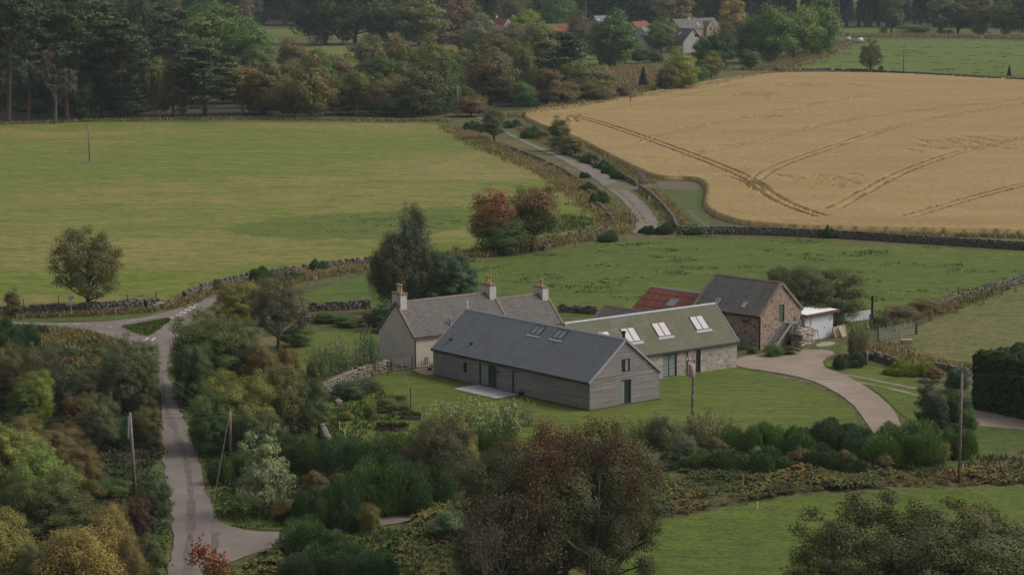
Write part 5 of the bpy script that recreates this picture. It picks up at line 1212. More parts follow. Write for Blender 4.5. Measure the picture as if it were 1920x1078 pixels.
# nest box on a post
o = empty('bird_table', G(636, 768), .5, 'small wooden bird table with pitched roof in the garden', 'bird table')
m = MB(); m.tube([(0, 0, 0), (0, 0, .55)], .04, 6); m.build('post', MT['post'], o)
m = MB(); m.box(-.2, .2, -.2, .2, .55, .82); m.build('box', MT['palewood'], o)
m = MB(); m.faces([(-.28, -.3, .8), (.28, -.3, .8), (0, -.3, 1.02), (-.28, .3, .8), (.28, .3, .8), (0, .3, 1.02)], [(0, 1, 2), (5, 4, 3), (0, 2, 5, 3), (1, 4, 5, 2), (0, 3, 4, 1)]); m.build('roof', MT['palewood'], o)
# raised beds
def bed(px, py, l, wd, a, label, mat='post'):
    o = empty('raised_bed', G(px, py), a, label, 'raised bed'); m = MB()
    m.box(-l / 2, l / 2, -wd / 2, -wd / 2 + .08, 0, .42); m.box(-l / 2, l / 2, wd / 2 - .08, wd / 2, 0, .42); m.box(-l / 2, -l / 2 + .08, -wd / 2 + .08, wd / 2 - .08, 0, .42); m.box(l / 2 - .08, l / 2, -wd / 2 + .08, wd / 2 - .08, 0, .42); m.build('boards', MT[mat], o)
    m = MB(); m.box(-l / 2 + .08, l / 2 - .08, -wd / 2 + .08, wd / 2 - .08, .02, .34); m.build('soil', MT['black'], o)
    rng = np.random.default_rng(int(px)); P = np.stack([rng.uniform(-l / 2 + .1, l / 2 - .1, 50), rng.uniform(-wd / 2 + .1, wd / 2 - .1, 50), np.full(50, .34)], 1); V, v = tufts(P, rng, .4, .07, 5, .08, .35)
    q = link('plants', mesh_np('plants', V, np.arange(len(V)).reshape(-1, 4), [MT['green_tuft']], {'var': v}), o)
bed(748, 757, 1.3, .8, .3, 'small raised bed nearest the lawn clothes post'); bed(752, 777, 1.7, .9, .2, 'raised bed with leafy plants in the middle of the garden'); bed(772, 786, 1.9, .9, -.2, 'long raised bed beside the wispy willows'); bed(724, 806, 1.5, .9, .1, 'low brown raised bed behind a leaning cane', 'redframe'); bed(752, 808, 1.2, .5, .3, 'narrow timber edged bed below the other beds')
for x, yb, yt, mt, lb, ln in ((637, 808, 789, 'whiteplastic', 'white cane standing alone in the vegetable garden', 0), (647, 824, 803, 'whiteplastic', 'white cane nearest the broken garden wall', 0), (731, 806, 789, 'whiteplastic', 'white cane leaning over the brown raised bed', -.35), (737, 808, 789, 'palewood', 'pale stake upright beside the brown raised bed', 0), (686, 812, 794, 'palewood', 'pale stake leaning by a tuft in the garden', .3), (616, 795, 777, 'post', 'grey stake near the nest of weeds below the bird table', 0)):
    h = (yb - yt) / ppm(yb); m = MB(); m.tube([(0, 0, 0), (ln * h, 0, h)], .035, 6); q = m.build('garden_stake', MT[mt]); q.location = G(x, yb); tag(q, lb, 'stake')
m = MB(); m.box(-.35, .35, -.2, .2, 0, .25); m.box(-.2, .3, -.15, .15, .25, .42); q = m.build('pale_stones', MT['drystone2']); q.location = G(808, 797); tag(q, 'pale stone block at the edge of the wispy willows', 'stone'); q.name = 'stone_block'
# garden chairs on the cottage terrace
def chair(px, py, rz, label):
    o = empty('garden_chair', G(px, py), rz, label, 'chair', 'chairs on the cottage terrace')
    m = MB(); m.box(-.25, .25, -.25, .25, .4, .45); m.build('seat', MT['post'], o)
    m = MB()
    for i in range(5): x = -.22 + i * .11; m.beam((x, .24, .45), (x, .36, 1.0), .06, .02)
    m.beam((-.26, .36, 1.0), (.26, .36, 1.0), .04); m.build('backrest', MT['post'], o)
    for x in (-.22, .22):
        for y in (-.22, .22): m = MB(); m.beam((x, y, 0), (x, y, .4), .04); m.build('leg', MT['post'], o)
        m = MB(); m.beam((x * 1.15, -.25, .65), (x * 1.15, .3, .65), .05, .03); m.beam((x * 1.15, -.23, .4), (x * 1.15, -.23, .65), .04); m.build('armrest', MT['post'], o)
chair(796, 690, -.5, 'slatted wooden garden chair nearer the cottage downpipe'); chair(811, 692, -1.2, 'slatted garden chair half behind the timber house corner')
m = MB(); m.lathe((0, 0, 0), [(.15, 0), (.22, .3), (.24, .32), (.2, .33)], 12); q = m.build('plant_pot', MT['redframe']); q.location = G(806, 695); tag(q, 'round red brown plant pot by the garden chairs', 'pot')
o = empty('potted_plant', G(977, 743), 0, 'dark pot of flowers at the corner of the patio', 'pot')
m = MB(); m.lathe((0, 0, 0), [(.18, 0), (.26, .38), (.28, .4), (.22, .41)], 12); m.build('pot', MT['black'], o)
rng = np.random.default_rng(2); V, v = bumps(np.array([[0, 0, .4]]), rng, .3, .35, 90, .1, .4); link('foliage', mesh_np('foliage', V, np.arange(len(V)).reshape(-1, 4), [MT['fern']], {'var': v}), o)
# pallets, trough, tanks
def pallet(loc, rz, tilt, label):
    o = empty('pallet', loc, rz, label, 'pallet', 'pallets by the garage'); o.rotation_euler = (tilt, 0, rz)
    for i in range(7): m = MB(); m.box(-.6, .6, .02 + i * .17, .13 + i * .17, .1, .125); m.build('slat', MT['palewood'], o)
    for x in (-.55, 0, .55): m = MB(); m.box(x - .05, x + .05, .02, 1.15, 0, .098); m.build('bearer', MT['palewood'], o)
gq = Matrix.Translation(gp) @ Matrix.Rotation(gy, 4, 'Z')
pallet(gq @ Vector((4.75, -.75, .02)), gy + .1, math.radians(72), 'wooden pallet leaning on the garage corner, nearest the door'); pallet(gq @ Vector((5.35, -1.1, .02)), gy + .35, math.radians(64), 'wooden pallet propped in front of another pallet by the garage'); pallet(gq @ Vector((5.9, -.55, .02)), gy - .15, math.radians(75), 'wooden pallet standing furthest from the garage door')
m = MB(); m.prism8([(-.5, -.28, .05), (.5, -.28, .05), (.5, .28, .05), (-.5, .28, .05), (-.6, -.35, .5), (.6, -.35, .5), (.6, .35, .5), (-.6, .35, .5)]); q = m.build('feed_trough', MT['pink']); q.location = G(1700, 645); tag(q, 'pinkish feed tub in the straw coloured paddock', 'trough')
def tank(px, py, mat, label):
    o = empty('water_bowser', G(px, py), .2, label, 'trailer')
    m = MB(); m.tube([(-1.1, 0, 1.25), (-1.0, 0, 1.25), (1.0, 0, 1.25), (1.1, 0, 1.25)], [.6, .85, .85, .6], 14); m.build('tank', MT[mat], o, True)
    m = MB(); m.box(-1.2, 1.7, -.45, .45, .42, .52); m.build('chassis', MT['black'], o)
    for y in (-.62, .62): m = MB(); m.tube([(0, y - .1, .36), (0, y + .1, .36)], .36, 14); m.build('wheel', MT['black'], o)
tank(1590, 79, 'blue', 'pale blue tank trailer under the far round trees'); tank(1613, 81, 'whiteplastic', 'white tank trailer beside the far hawthorn')
for x, yb, lb in ((1303 + 300, 886, 'white sapling guard at the edge of the lower track'), (1735 + 70, 884, 'pale green sapling guard beside the tall brown pole'), (1272 + 148, 955, 'pale sapling guard in the meadow bracken')):
    m = MB(); m.tube([(0, 0, 0), (0, 0, .6)], .04, 7); q = m.build('sapling_guard', MT['whiteplastic']); q.location = G(x, yb); tag(q, lb, 'tree guard')
for x, yb, yt, lb in ((1626, 678, 655, 'pale short stake rising from the tumbled wall by the drive'), (1660, 651, 626, 'yellow brown stake beside the fence near the steel gates'), (1719, 627, 602, 'thick gatepost at the far end of the long gate'), (1689, 645, 623, 'pale stake in long grass below the long gate')):
    h = (yb - yt) / ppm(yb); m = MB(); m.tube([(0, 0, 0), (0, 0, h)], .1 if 'thick' in lb else .06, 7); q = m.build('fence_stake', MT['palewood' if 'thick' not in lb else 'post']); q.location = G(x, yb); tag(q, lb, 'post')

# ------------------------------------------------------------------ trees and bushes, each where it stands
DK = (.032, .05, .022); GR = (.06, .095, .022); MG = (.05, .078, .024); OL = (.085, .085, .026); BR = (.08, .066, .03); RB = (.088, .06, .03); YG = (.125, .145, .03); YE = (.19, .15, .035); GO = (.135, .115, .032)
BG = (.036, .055, .034); SG = (.1, .115, .06); GG = (.07, .085, .045); PN = (.04, .054, .021); PB = (.031, .044, .022); BM = (.03, .055, .018)
T = plant
# --- wood edge behind the mown field
g = 'trees along the edge of the pine wood'
T('pine', 16, 230, -15, 85, PB, 'tall dark pine with pale lower trunk at the west end of the wood edge', g, var=0)
T('pine', 52, 226, 10, 80, PN, 'tall pine just west of the bleached dead tree', g, var=1)
T('dead', 104, 227, 66, 120, DK, 'bleached leafless pine with sweeping bare limbs before the dark wood', g, rz=.3)
T('pine', 127, 226, 28, 85, PN, 'pine with clear straight trunk just east of the dead tree', g, var=2)
T('pine', 160, 218, 8, 120, PN, 'broad olive topped pine rising above the dead tree', g, var=3)
T('oval', 150, 224, 130, 60, PB, 'low bushy tree between the straight trunks', g, var=0)
T('pine', 224, 221, 44, 105, PN, 'pine with orange upper trunk and umbrella crown', g, var=0, rz=1.2)
T('layer', 252, 222, 160, 55, PN, 'small young pine under the orange trunked pine', g, var=1)
T('round', 190, 219, 75, 90, PB, 'dark dense tree filling the gap west of the orange trunked pine', g, var=1)
T('birch', 293, 219, 98, 62, OL, 'slim olive birch east of the orange trunked pine', g)
T('oval', 325, 219, 118, 52, BR, 'narrow brownish tree between birch and layered pine', g)
T('layer', 385, 218, 92, 120, PN, 'wide pine with flat layered boughs on the wood edge', g, var=0)
T('birch', 455, 214, 116, 72, (.15, .105, .04), 'golden brown birch with bright thin trunk', g)
T('oval', 497, 216, 118, 55, BR, 'brown tree close beside the golden birch', g)
T('shrub', 530, 218, 158, 60, BR, 'low brown bush under the teal conifer', g)
T('round', 582, 221, 115, 92, (.1, .08, .032), 'broad brown rounded tree on the wood edge', g)
T('shrub', 545, 219, 182, 40, MG, 'small green bush at the foot of the brown rounded tree', g)
T('shrub', 628, 217, 155, 45, BR, 'small brown tree between rounded tree and pale birch', g)
T('birch', 668, 216, 124, 62, OL, 'olive birch with white trunk showing below the crown', g)
T('shrub', 712, 218, 150, 60, RB, 'russet bush east of the white trunked birch', g)
T('shrub', 735, 219, 183, 60, MG, 'rounded grey green bush at the wood edge', g)
T('oval', 755, 216, 150, 45, BR, 'brown bush behind the rounded grey green bush', g)
T('round', 795, 219, 124, 85, (.06, .065, .027), 'dark olive tree west of the crossarm pole', g)
T('oval', 838, 214, 100, 50, MG, 'dark narrow tree behind the crossarm pole', g)
T('bare', 866, 205, 118, 40, BR, 'thin bare twigged tree above the crossarm pole', g)
T('round', 918, 199, 88, 105, (.078, .066, .032), 'big dull brown rounded tree above the upper lane', g)
T('shrub', 884, 219, 182, 70, RB, 'domed brown bush beside the crossarm pole', g)
T('birch', 983, 195, 76, 42, OL, 'tall slim olive birch above the lane', g)
T('shrub', 975, 200, 155, 60, MG, 'low dark bush at the foot of the slim olive birch', g)
T('oval', 1028, 198, 126, 60, BR, 'brownish tree in front of the dark spreading pine', g)
T('layer', 1042, 178, 66, 92, PB, 'dark spreading pine behind the lane bushes', g, var=1)
T('shrub', 1060, 197, 165, 45, BR, 'low brown bush beside the barley edge', g)
T('round', 1108, 188, 116, 88, (.08, .075, .03), 'olive brown rounded tree at the corner of the barley', g)
T('oval', 1075, 186, 116, 48, OL, 'pale olive tree touching the olive brown rounded tree', g)
T('shrub', 1168, 186, 160, 28, BR, 'little brown bush by the barley edge pole', g)
# --- second rank and clearing
g = 'trees behind the wood edge'
T('round', 402, 126, 22, 160, GR, 'great fresh green sycamore in the clearing', g, var=0)
T('round', 465, 132, 40, 105, GR, 'green sycamore joined to the great sycamore on its east', g, var=1)
T('oval', 385, 118, -10, 70, GR, 'tall green tree behind the great sycamore', g)
T('round', 480, 150, 86, 65, MG, 'rounded green tree below the sycamores', g)
T('round', 548, 140, 74, 62, RB, 'orange brown rounded bush at the small field corner', g)
T('spruce', 535, 156, 106, 36, BG, 'small teal conifer behind the golden birch', g)
T('shrub', 592, 150, 95, 55, BR, 'brown bush before the small pale field', g)
T('round', 642, 152, 104, 58, YG, 'bright yellow green bush before the small pale field', g)
T('round', 265, 112, 54, 60, YG, 'yellow green tree at the edge of the west clearing', g)
T('round', 298, 112, 60, 62, DK, 'very dark green tree at the edge of the west clearing', g)
T('round', 338, 150, 80, 65, BR, 'brown tree behind the layered pine', g)
T('round', 690, 142, 74, 80, (.1, .08, .036), 'brown round tree before the dark oaks', g)
T('round', 747, 145, 70, 64, BR, 'brown round tree east of the first brown tree', g)
T('spruce', 700, 155, 96, 34, BG, 'dark green conifer among the brown trees', g)
T('oval', 722, 162, 100, 42, GR, 'bright green young tree among the brown trees', g)
T('round', 772, 155, 78, 62, OL, 'olive tree west of the yellow crown', g)
T('round', 812, 165, 76, 72, OL, 'olive rounded tree above the dark olive tree', g)
T('oval', 848, 130, 85, 28, YE, 'small bright yellow tree among olive crowns', g)
T('round', 760, 175, 120, 60, BR, 'middle brown tree half hidden by bushes', g)
T('round', 610, 84, -45, 115, DK, 'dark green oak at the edge of the middle clearing', g)
T('round', 665, 84, -60, 140, (.05, .065, .02), 'huge dark oak turning yellow in the middle clearing', g)
T('round', 712, 84, 5, 70, DK, 'dark round tree at the east side of the huge oak', g)
T('round', 785, 86, -8, 125, OL, 'wide olive tree east of the middle clearing', g)
T('round', 862, 70, -5, 85, RB, 'large red brown beech above the pale green trees', g)
T('round', 828, 86, 58, 45, RB, 'small orange brown bush under the olive tree', g)
T('round', 900, 104, 33, 78, SG, 'pale green willow like tree with light trunks', g)
T('round', 930, 116, 58, 64, BR, 'brown crown east of the pale green tree', g)
T('oval', 862, 100, 52, 46, RB, 'orange brown tree beside the pale green tree', g)
T('round', 962, 96, 46, 60, BR, 'dull brown crown below the small red roof', g)
T('round', 982, 70, 20, 58, YG, 'yellow green bush by the small red roof', g)
T('round', 1012, 82, 38, 60, (.1, .125, .03), 'light green tree beside the red tiled steading', g)
T('round', 1008, 112, 50, 66, OL, 'olive crown in front of the light green tree', g)
T('shrub', 965, 120, 75, 30, GR, 'little light green tree between brown crowns', g)
T('round', 1045, 64, -25, 66, GR, 'tall green tree behind the red tiled steading', g)
T('oval', 1022, 56, 12, 38, RB, 'brown purple tree behind the steading', g)
T('round', 965, 48, -12, 60, OL, 'olive tree above the yellow green bush', g)
T('oval', 1086, 76, 22, 38, RB, 'russet tree beside the slim far pole', g)
T('shrub', 1078, 76, 36, 32, MG, 'green bush at the slim far pole', g)
T('round', 1095, 78, 45, 40, BR, 'brown bush east of the russet tree', g)
T('ash' if False else 'round', 1152, 123, 24, 98, MG, 'large open green ash standing on the small far lawn', g, var=2)
T('oval', 1122, 112, 58, 55, MG, 'smaller green tree on the west of the far lawn ash', g)
T('oval', 1240, 100, 33, 54, (.075, .1, .035), 'thin green tree in front of the low harled extension', g)
T('shrub', 1128, 124, 110, 14, DK, 'tiny dark bush on the far lawn', g); T('shrub', 1143, 124, 112, 16, DK, 'second tiny dark bush beside the far ash trunk', g)
T('shrub', 1200, 120, 92, 40, DK, 'dark bush below the harled extension', g); T('shrub', 1228, 118, 98, 36, (.05, .045, .025), 'dull dark bush next to the harled extension wall', g)
T('shrub', 1195, 64, 46, 26, YG, 'yellow green bush beside the slate cottage', g)
# --- hedgerow trees along the top of the barley
g = 'hedgerow trees at the top of the barley'
T('round', 1275, 170, 98, 68, YG, 'bright green hedgerow tree below the harled gable', g, var=0)
T('round', 1252, 172, 124, 48, BR, 'brown bush at the foot of the bright green tree', g)
T('spruce', 1206, 166, 126, 26, DK, 'small dark green conifer at the barley edge', g)
T('shrub', 1312, 158, 122, 32, MG, 'dark green bush east of the bright green tree', g)
T('round', 1334, 146, 102, 44, (.1, .11, .03), 'yellowish round bush in the hedgerow', g)
T('round', 1345, 132, 60, 72, DK, 'dark green tree hiding the gable corner', g)
T('round', 1320, 128, 70, 55, MG, 'green tree under the harled gable', g)
T('oval', 1372, 96, -2, 58, (.15, .11, .04), 'tall golden brown birch behind the far round trees', g)
T('round', 1406, 131, 90, 40, MG, 'small green bush at the bend of the far track', g)
T('round', 1408, 118, 34, 78, MG, 'westmost of the great round green trees', g, var=1)
T('round', 1440, 120, 16, 92, GR, 'round green tree second in the great green clump', g, var=2)
T('round', 1488, 112, 6, 88, (.075, .11, .028), 'tallest light green crown in the great green clump', g, var=3)
T('round', 1535, 106, 4, 84, (.07, .1, .03), 'eastmost crown of the great green clump', g, var=0)
T('oval', 1262, 56, -25, 78, (.11, .09, .034), 'golden olive tree behind the long slate roof', g)
T('oval', 1300, 44, -30, 40, (.1, .08, .034), 'brownish tree east of the golden olive tree', g)
T('loose', 1632, 138, 78, 52, (.075, .068, .03), 'lone hawthorn on the wall top above the barley', g, var=0)
T('shrub', 1652, 136, 124, 10, MG, 'tiny green sapling east of the lone hawthorn', g)
T('spruce', 1892, 146, 122, 12, DK, 'small dark sapling on the far wall', g)
T('shrub', 1457, 138, 128, 12, DK, 'tiny dark bush on the far wall end', g)
T('oval', 1671, 64, -28, 48, OL, 'olive birch in front of the dark plantation', g)
T('oval', 1762, 66, -14, 50, GG, 'grey green tree west in the plantation front row', g); T('oval', 1796, 66, -6, 58, (.06, .065, .03), 'dark olive tree in the plantation front row', g)
T('oval', 1838, 66, -12, 64, OL, 'wide olive tree in the plantation front row', g); T('oval', 1884, 68, -2, 55, MG, 'green tree near the east end of the plantation front row', g); T('oval', 1925, 70, -12, 60, DK, 'dark tree at the east end of the plantation front row', g)
T('shrub', 1715, 64, 46, 70, (.08, .1, .04), 'low grey green willow scrub before the plantation', g)
# --- far woods: many trunks, nothing tells one from the next
rr = random.Random(21)
for x in range(1395, 2010, 15):
    T('talltrunk', x + rr.uniform(-5, 5), 53 - rr.uniform(0, 3), -58 + rr.uniform(-10, 8), 42, (.022, .034, .024), 'tall dark plantation conifer with bare straight trunk beyond the far pasture', 'dark plantation conifers')
for x in range(1380, 2010, 26):
    T('spruce', x + rr.uniform(-8, 8), 43 - rr.uniform(0, 4), -66, 46, (.02, .03, .022), 'dense dark spruce behind the bare plantation trunks', 'dark spruces behind the plantation')
for x in range(-40, 1400, 27):
    k = rr.choice(['round', 'oval', 'spruce', 'pine', 'talltrunk']); c = rr.choice([PB, DK, (.03, .042, .026), (.05, .05, .028), (.06, .046, .028)])
    lab = {'round': 'dark round tree in the far wood skyline', 'oval': 'dull narrow tree in the far wood skyline', 'spruce': 'dark spruce in the far wood skyline', 'pine': 'dark pine in the far wood skyline', 'talltrunk': 'tall bare trunked conifer in the far wood skyline'}[k]
    T(k, x + rr.uniform(-9, 9), 50 - rr.uniform(0, 6), -58 + rr.uniform(-8, 14), 60 if k in ('round', 'oval', 'pine') else 44, c, lab, lab.replace(' in', 's in', 1))
for x in range(-40, 1400, 34):
    T('spruce', x + rr.uniform(-9, 9), 40, -72, 66, (.022, .032, .024), 'dense dark spruce at the very back of the far wood', 'spruces at the back of the far wood')
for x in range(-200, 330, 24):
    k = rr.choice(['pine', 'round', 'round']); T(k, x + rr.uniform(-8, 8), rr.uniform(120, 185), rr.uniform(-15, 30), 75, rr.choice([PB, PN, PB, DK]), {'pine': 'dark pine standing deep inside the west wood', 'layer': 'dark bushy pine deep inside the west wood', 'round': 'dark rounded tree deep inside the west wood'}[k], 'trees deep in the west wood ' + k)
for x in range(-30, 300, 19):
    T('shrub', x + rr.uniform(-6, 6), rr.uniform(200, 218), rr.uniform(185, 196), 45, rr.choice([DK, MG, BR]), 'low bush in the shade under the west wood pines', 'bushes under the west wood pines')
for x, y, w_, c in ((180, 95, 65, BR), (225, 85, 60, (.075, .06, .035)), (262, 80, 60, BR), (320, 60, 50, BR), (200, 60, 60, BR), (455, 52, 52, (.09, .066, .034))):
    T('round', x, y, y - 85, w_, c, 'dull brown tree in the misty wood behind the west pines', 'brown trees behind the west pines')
for x in range(560, 1120, 40):
    T('round', x + rr.uniform(-12, 12), rr.uniform(150, 176), rr.uniform(98, 120), 66, rr.choice([BR, OL, MG, RB, BR]), 'mixed autumn tree filling the middle of the wood', 'autumn trees filling the middle wood')
for x in range(480, 860, 28):
    T('shrub', x + rr.uniform(-8, 8), rr.uniform(206, 215), rr.uniform(168, 182), 52, rr.choice([BR, MG, DK, BR]), 'low dull bush between the trunks of the wood edge', 'bushes between the wood edge trunks')
for x in range(860, 1140, 30):
    T('shrub', x + rr.uniform(-8, 8), rr.uniform(186, 196), rr.uniform(150, 162), 55, rr.choice([BR, MG, OL, BR]), 'low dull bush along the wood edge above the barley corner', 'bushes at the barley corner')
# --- field and lane trees
T('loose', 165, 581, 430, 150, (.062, .06, .024), 'lone spreading tree turning brown behind the roadside wall', None, 'tree', var=1)
T('noval', 24, 597, 545, 38, BR, 'small brown tree on the roadside at the field corner')
T('redtree', 925, 476, 360, 88, (.07, .085, .03), 'red crowned cherry tree beside the green one')
T('redgreen', 998, 472, 352, 108, (.062, .08, .026), 'cherry tree with green sides and rusty top on the field wall', rz=.5)
T('shrub', 945, 478, 412, 80, MG, 'green bush at the foot of the two cherry trees')
T('nbirch', 735, 592, 432, 84, (.05, .054, .024), 'olive brown birch close behind the cottage chimney')
T('nbirch', 772, 590, 394, 84, (.045, .054, .03), 'tallest grey green birch behind the cottage')
T('nbirch', 800, 590, 462, 60, (.072, .07, .034), 'lower birch between the tall birch and the holly')
T('holly', 846, 590, 466, 95, BG, 'dark blue green holly behind the cottage roof')
T('holly', 720, 622, 570, 60, DK, 'dark bush between the birches and the cottage gable')
T('noval', 926, 263, 203, 52, (.06, .072, .034), 'grey green tree covering the upper lane')
T('noval', 1049, 284, 222, 46, (.07, .08, .03), 'pointed olive tree beside the upper lane')
T('nround', 1072, 290, 254, 50, (.12, .11, .035), 'yellowish bush at the foot of the pointed olive tree')
for i, (x, yb, yt, wd, lb) in enumerate([(992, 259, 232, 36, 'wide dark broom by the lane above the pointed tree'), (962, 240, 224, 30, 'dark broom behind the grey green lane tree'), (1010, 262, 246, 22, 'small broom next to the wide dark broom'), (1112, 306, 284, 26, 'dark broom on the barley side wall'), (1098, 304, 288, 20, 'small dark bush next to the barley side broom'), (1128, 316, 296, 24, 'grassy bush on the barley wall'), (1160, 336, 318, 24, 'dull bush near the barley gate'), (1145, 326, 308, 24, 'thorn bush in the barley wall'), (1097, 334, 322, 16, 'low broom beside the lane half way down'), (1104, 362, 340, 28, 'tall broom below the lane'), (1122, 386, 356, 32, 'large broom clump on the field side of the lane'), (1216, 438, 421, 26, 'low bush at the blind end of the lane bend'), (1248, 438, 414, 32, 'dark broom on the outer bend wall'), (1300, 440, 424, 26, 'low thorn bush at the start of the long wall'), (1143, 452, 430, 36, 'thorn bush on the wall below the lane bend'), (1555, 446, 418, 18, 'small thin thorn on the long dark wall'), (904, 248, 230, 30, 'brown gorse west of the grey green lane tree'), (884, 246, 226, 30, 'dull heather bush where lane meets wood')]):
    T('broom', x, yb, yt, wd, rr.choice([(.045, .07, .025), (.055, .075, .03), (.04, .062, .024)]), lb, 'bushes along the upper lane')
for x, yb, yt, wd, lb in [(489, 524, 498, 36, 'rounded dark broom on the wall above the road'), (596, 508, 484, 28, 'single rounded broom in front of the field wall'), (403, 541, 520, 22, 'spiky broom on the roadside wall'), (545, 527, 506, 28, 'small broom on the straw bank'), (563, 524, 510, 20, 'little pale green broom on the straw bank')]:
    T('broom', x, yb, yt, wd, (.045, .072, .026), lb, 'brooms on the bank above the road')
# --- east of the lane
T('nround', 395, 738, 592, 165, (.052, .078, .024), 'great dark green thorn tree overhanging the lane', var=0)
T('nround', 366, 760, 640, 84, (.04, .065, .024), 'dark leafy bush at the lane edge under the great thorn', var=1)
T('nround', 450, 735, 630, 100, (.055, .07, .034), 'grey green bushy tree east of the great thorn', var=2)
T('nround', 446, 612, 527, 88, (.115, .11, .03), 'yellow green tree hiding the road bend', var=1)
T('loose', 522, 658, 516, 120, (.05, .056, .034), 'dull smoky birch in front of the small paddock', var=0)
T('nround', 440, 840, 700, 140, (.11, .125, .032), 'bright yellow green thorn below the smoky birch', var=0)
T('nround', 400, 850, 740, 90, (.05, .08, .024), 'dark green bush behind the wooden pole', var=2)
T('nround', 492, 745, 650, 76, (.1, .08, .034), 'tawny bush above the bright thorn', var=2)
T('nround', 542, 735, 650, 52, (.105, .078, .032), 'small tawny tree east of the tawny bush', var=1)
T('nbirch', 530, 818, 676, 80, (.085, .082, .034), 'weeping olive birch with pale trunk in the garden hedge')
T('nround', 575, 815, 705, 76, (.045, .07, .026), 'dark green tree behind the weeping birch', var=0)
T('nround', 480, 860, 770, 90, (.04, .06, .024), 'dark bush below the bright thorn', var=1)
T('sapling', 496, 968, 806, 98, (.13, .135, .075), 'silvery green sapling standing above the side road')
T('nround', 440, 655, 615, 80, (.09, .09, .03), 'yellowish shoulder of the thorn hedge by the road', var=2)
T('shrub', 560, 650, 615, 60, MG, 'low bush under the smoky birch')
T('willow', 632, 712, 630, 110, (.1, .125, .05), 'feathery willow whips west of the cottage', var=0)
T('willow', 690, 700, 608, 60, (.1, .12, .055), 'feathery willow whips against the cottage gable', var=1)
T('willow', 600, 720, 655, 70, (.09, .11, .045), 'thin willow whips at the wall foot', var=1)
T('willow', 880, 822, 742, 170, (.12, .135, .06), 'wispy willow thicket in front of the patio', var=0, rz=.2)
T('willow', 965, 800, 742, 70, (.125, .14, .065), 'wispy willow shoots at the patio corner', var=1, rz=.4)
T('willow', 820, 835, 770, 90, (.11, .125, .055), 'wispy willow shoots near the raised beds', var=1, rz=1.0)
T('willow', 1225, 838, 772, 90, (.1, .115, .05), 'wispy willow shoots below the gable end', var=0, rz=.1)
T('willow', 1330, 838, 762, 110, (.11, .125, .06), 'wispy willow shoots around the transformer pole', var=1, rz=.3)
T('shrub', 1240, 845, 778, 50, GG, 'grey green bush among willow shoots below the gable')
T('shrub', 652, 748, 716, 70, DK, 'dark shrub growing against the garden wall'); T('shrub', 690, 735, 708, 50, (.05, .06, .03), 'dull shrub at the upper end of the garden wall')
T('shrub', 725, 772, 742, 44, (.065, .075, .03), 'leafy garden bush behind the raised beds'); T('shrub', 694, 786, 756, 26, (.08, .085, .03), 'thin garden plant west of the raised beds')
T('shrub', 648, 788, 772, 30, OL, 'low garden plant below the bird table'); T('shrub', 615, 605, 585, 50, MG, 'bush on the path wall near the smoky birch'); T('shrub', 700, 612, 585, 45, (.055, .05, .025), 'brown bush on the path wall near the cottage'); T('shrub', 655, 612, 590, 55, MG, 'low green bush on the pale path wall')
g = 'brooms and thorns above the side road'
for x, yb, yt, wd, lb in [(560, 885, 805, 85, 'dark broom east of the silvery sapling'), (612, 880, 815, 70, 'dark broom below the broken garden wall'), (672, 905, 812, 100, 'tall dark broom under the vegetable garden'), (735, 895, 805, 90, 'dark broom west of the brown thorn'), (700, 962, 860, 110, 'wide dark broom just above the side road'), (760, 955, 850, 90, 'broom under the brown thorn by the side road'), (640, 975, 880, 80, 'broom hiding the side road'), (590, 985, 905, 70, 'dull broom above the side road mouth'), (800, 940, 860, 80, 'broom at the foot of the golden birch'), (590, 1040, 965, 95, 'dark round broom in the verge below the side road'), (615, 1088, 1012, 120, 'bright domed broom at the bottom of the slope'), (700, 1095, 1028, 70, 'small dark broom on the grassy slope'), (560, 1100, 1030, 70, 'dark broom beside the bracken'), (470, 900, 840, 60, 'low dark broom below the wooden pole'), (925, 868, 792, 70, 'dark broom behind the big cherry'), (430, 905, 850, 50, 'low broom at the verge beneath the wooden pole'), (660, 990, 935, 60, 'broom at the roadside with yellow twigs beside it')]:
    T('broom', x, yb, yt, wd, rr.choice([(.034, .056, .018), (.03, .052, .019), (.042, .066, .018)]), lb, g)
T('nround', 822, 930, 790, 130, (.052, .048, .027), 'dense brown thorn bush below the willow thicket', var=0)
T('nbirch', 868, 915, 786, 58, (.15, .12, .04), 'golden birch with leaning trunk beside the brown thorn')
T('shrub', 610, 960, 905, 60, (.06, .06, .03), 'dull twiggy bush beside the silvery sapling'); T('shrub', 540, 975, 935, 50, RB, 'dead brown weeds at the side road mouth'); T('shrub', 695, 1000, 945, 40, OL, 'yellow twigged bush at the side road')
# --- foreground
T('bigcherry', 1030, 1138, 803, 350, (.045, .054, .022), 'big dark cherry tree with rust red crown', rz=.4)
T('leafless', 1098, 1175, 815, 270, (.05, .048, .024), 'half bare tree with pale forked trunk and rusty top', rz=1.0)
T('bare', 915, 1235, 905, 230, (.05, .04, .026), 'grey twiggy bush with hardly any leaves under the big cherry', var=0)
T('bare', 1000, 1160, 930, 140, (.06, .055, .03), 'bare twigged thicket between cherry and forked trunk', var=1)
T('shrub', 850, 1010, 955, 90, GG, 'pale grey green bush left of the cherry boughs'.replace('left', 'west'))
T('bigbush', 1740, 1215, 935, 470, (.045, .05, .02), 'wide brown green tree in the bottom meadow', rz=.8)
T('nround', 1800, 1240, 990, 330, (.058, .07, .028), 'lower green crown of the bottom meadow corner', var=2)
T('loose', 1500, 1180, 1055, 110, (.09, .07, .03), 'top of a small brown tree in the bottom meadow', var=0)
T('redsapling', 398, 1150, 1018, 85, (.1, .07, .025), 'red leaved sapling at the edge of the lane', rz=.7)
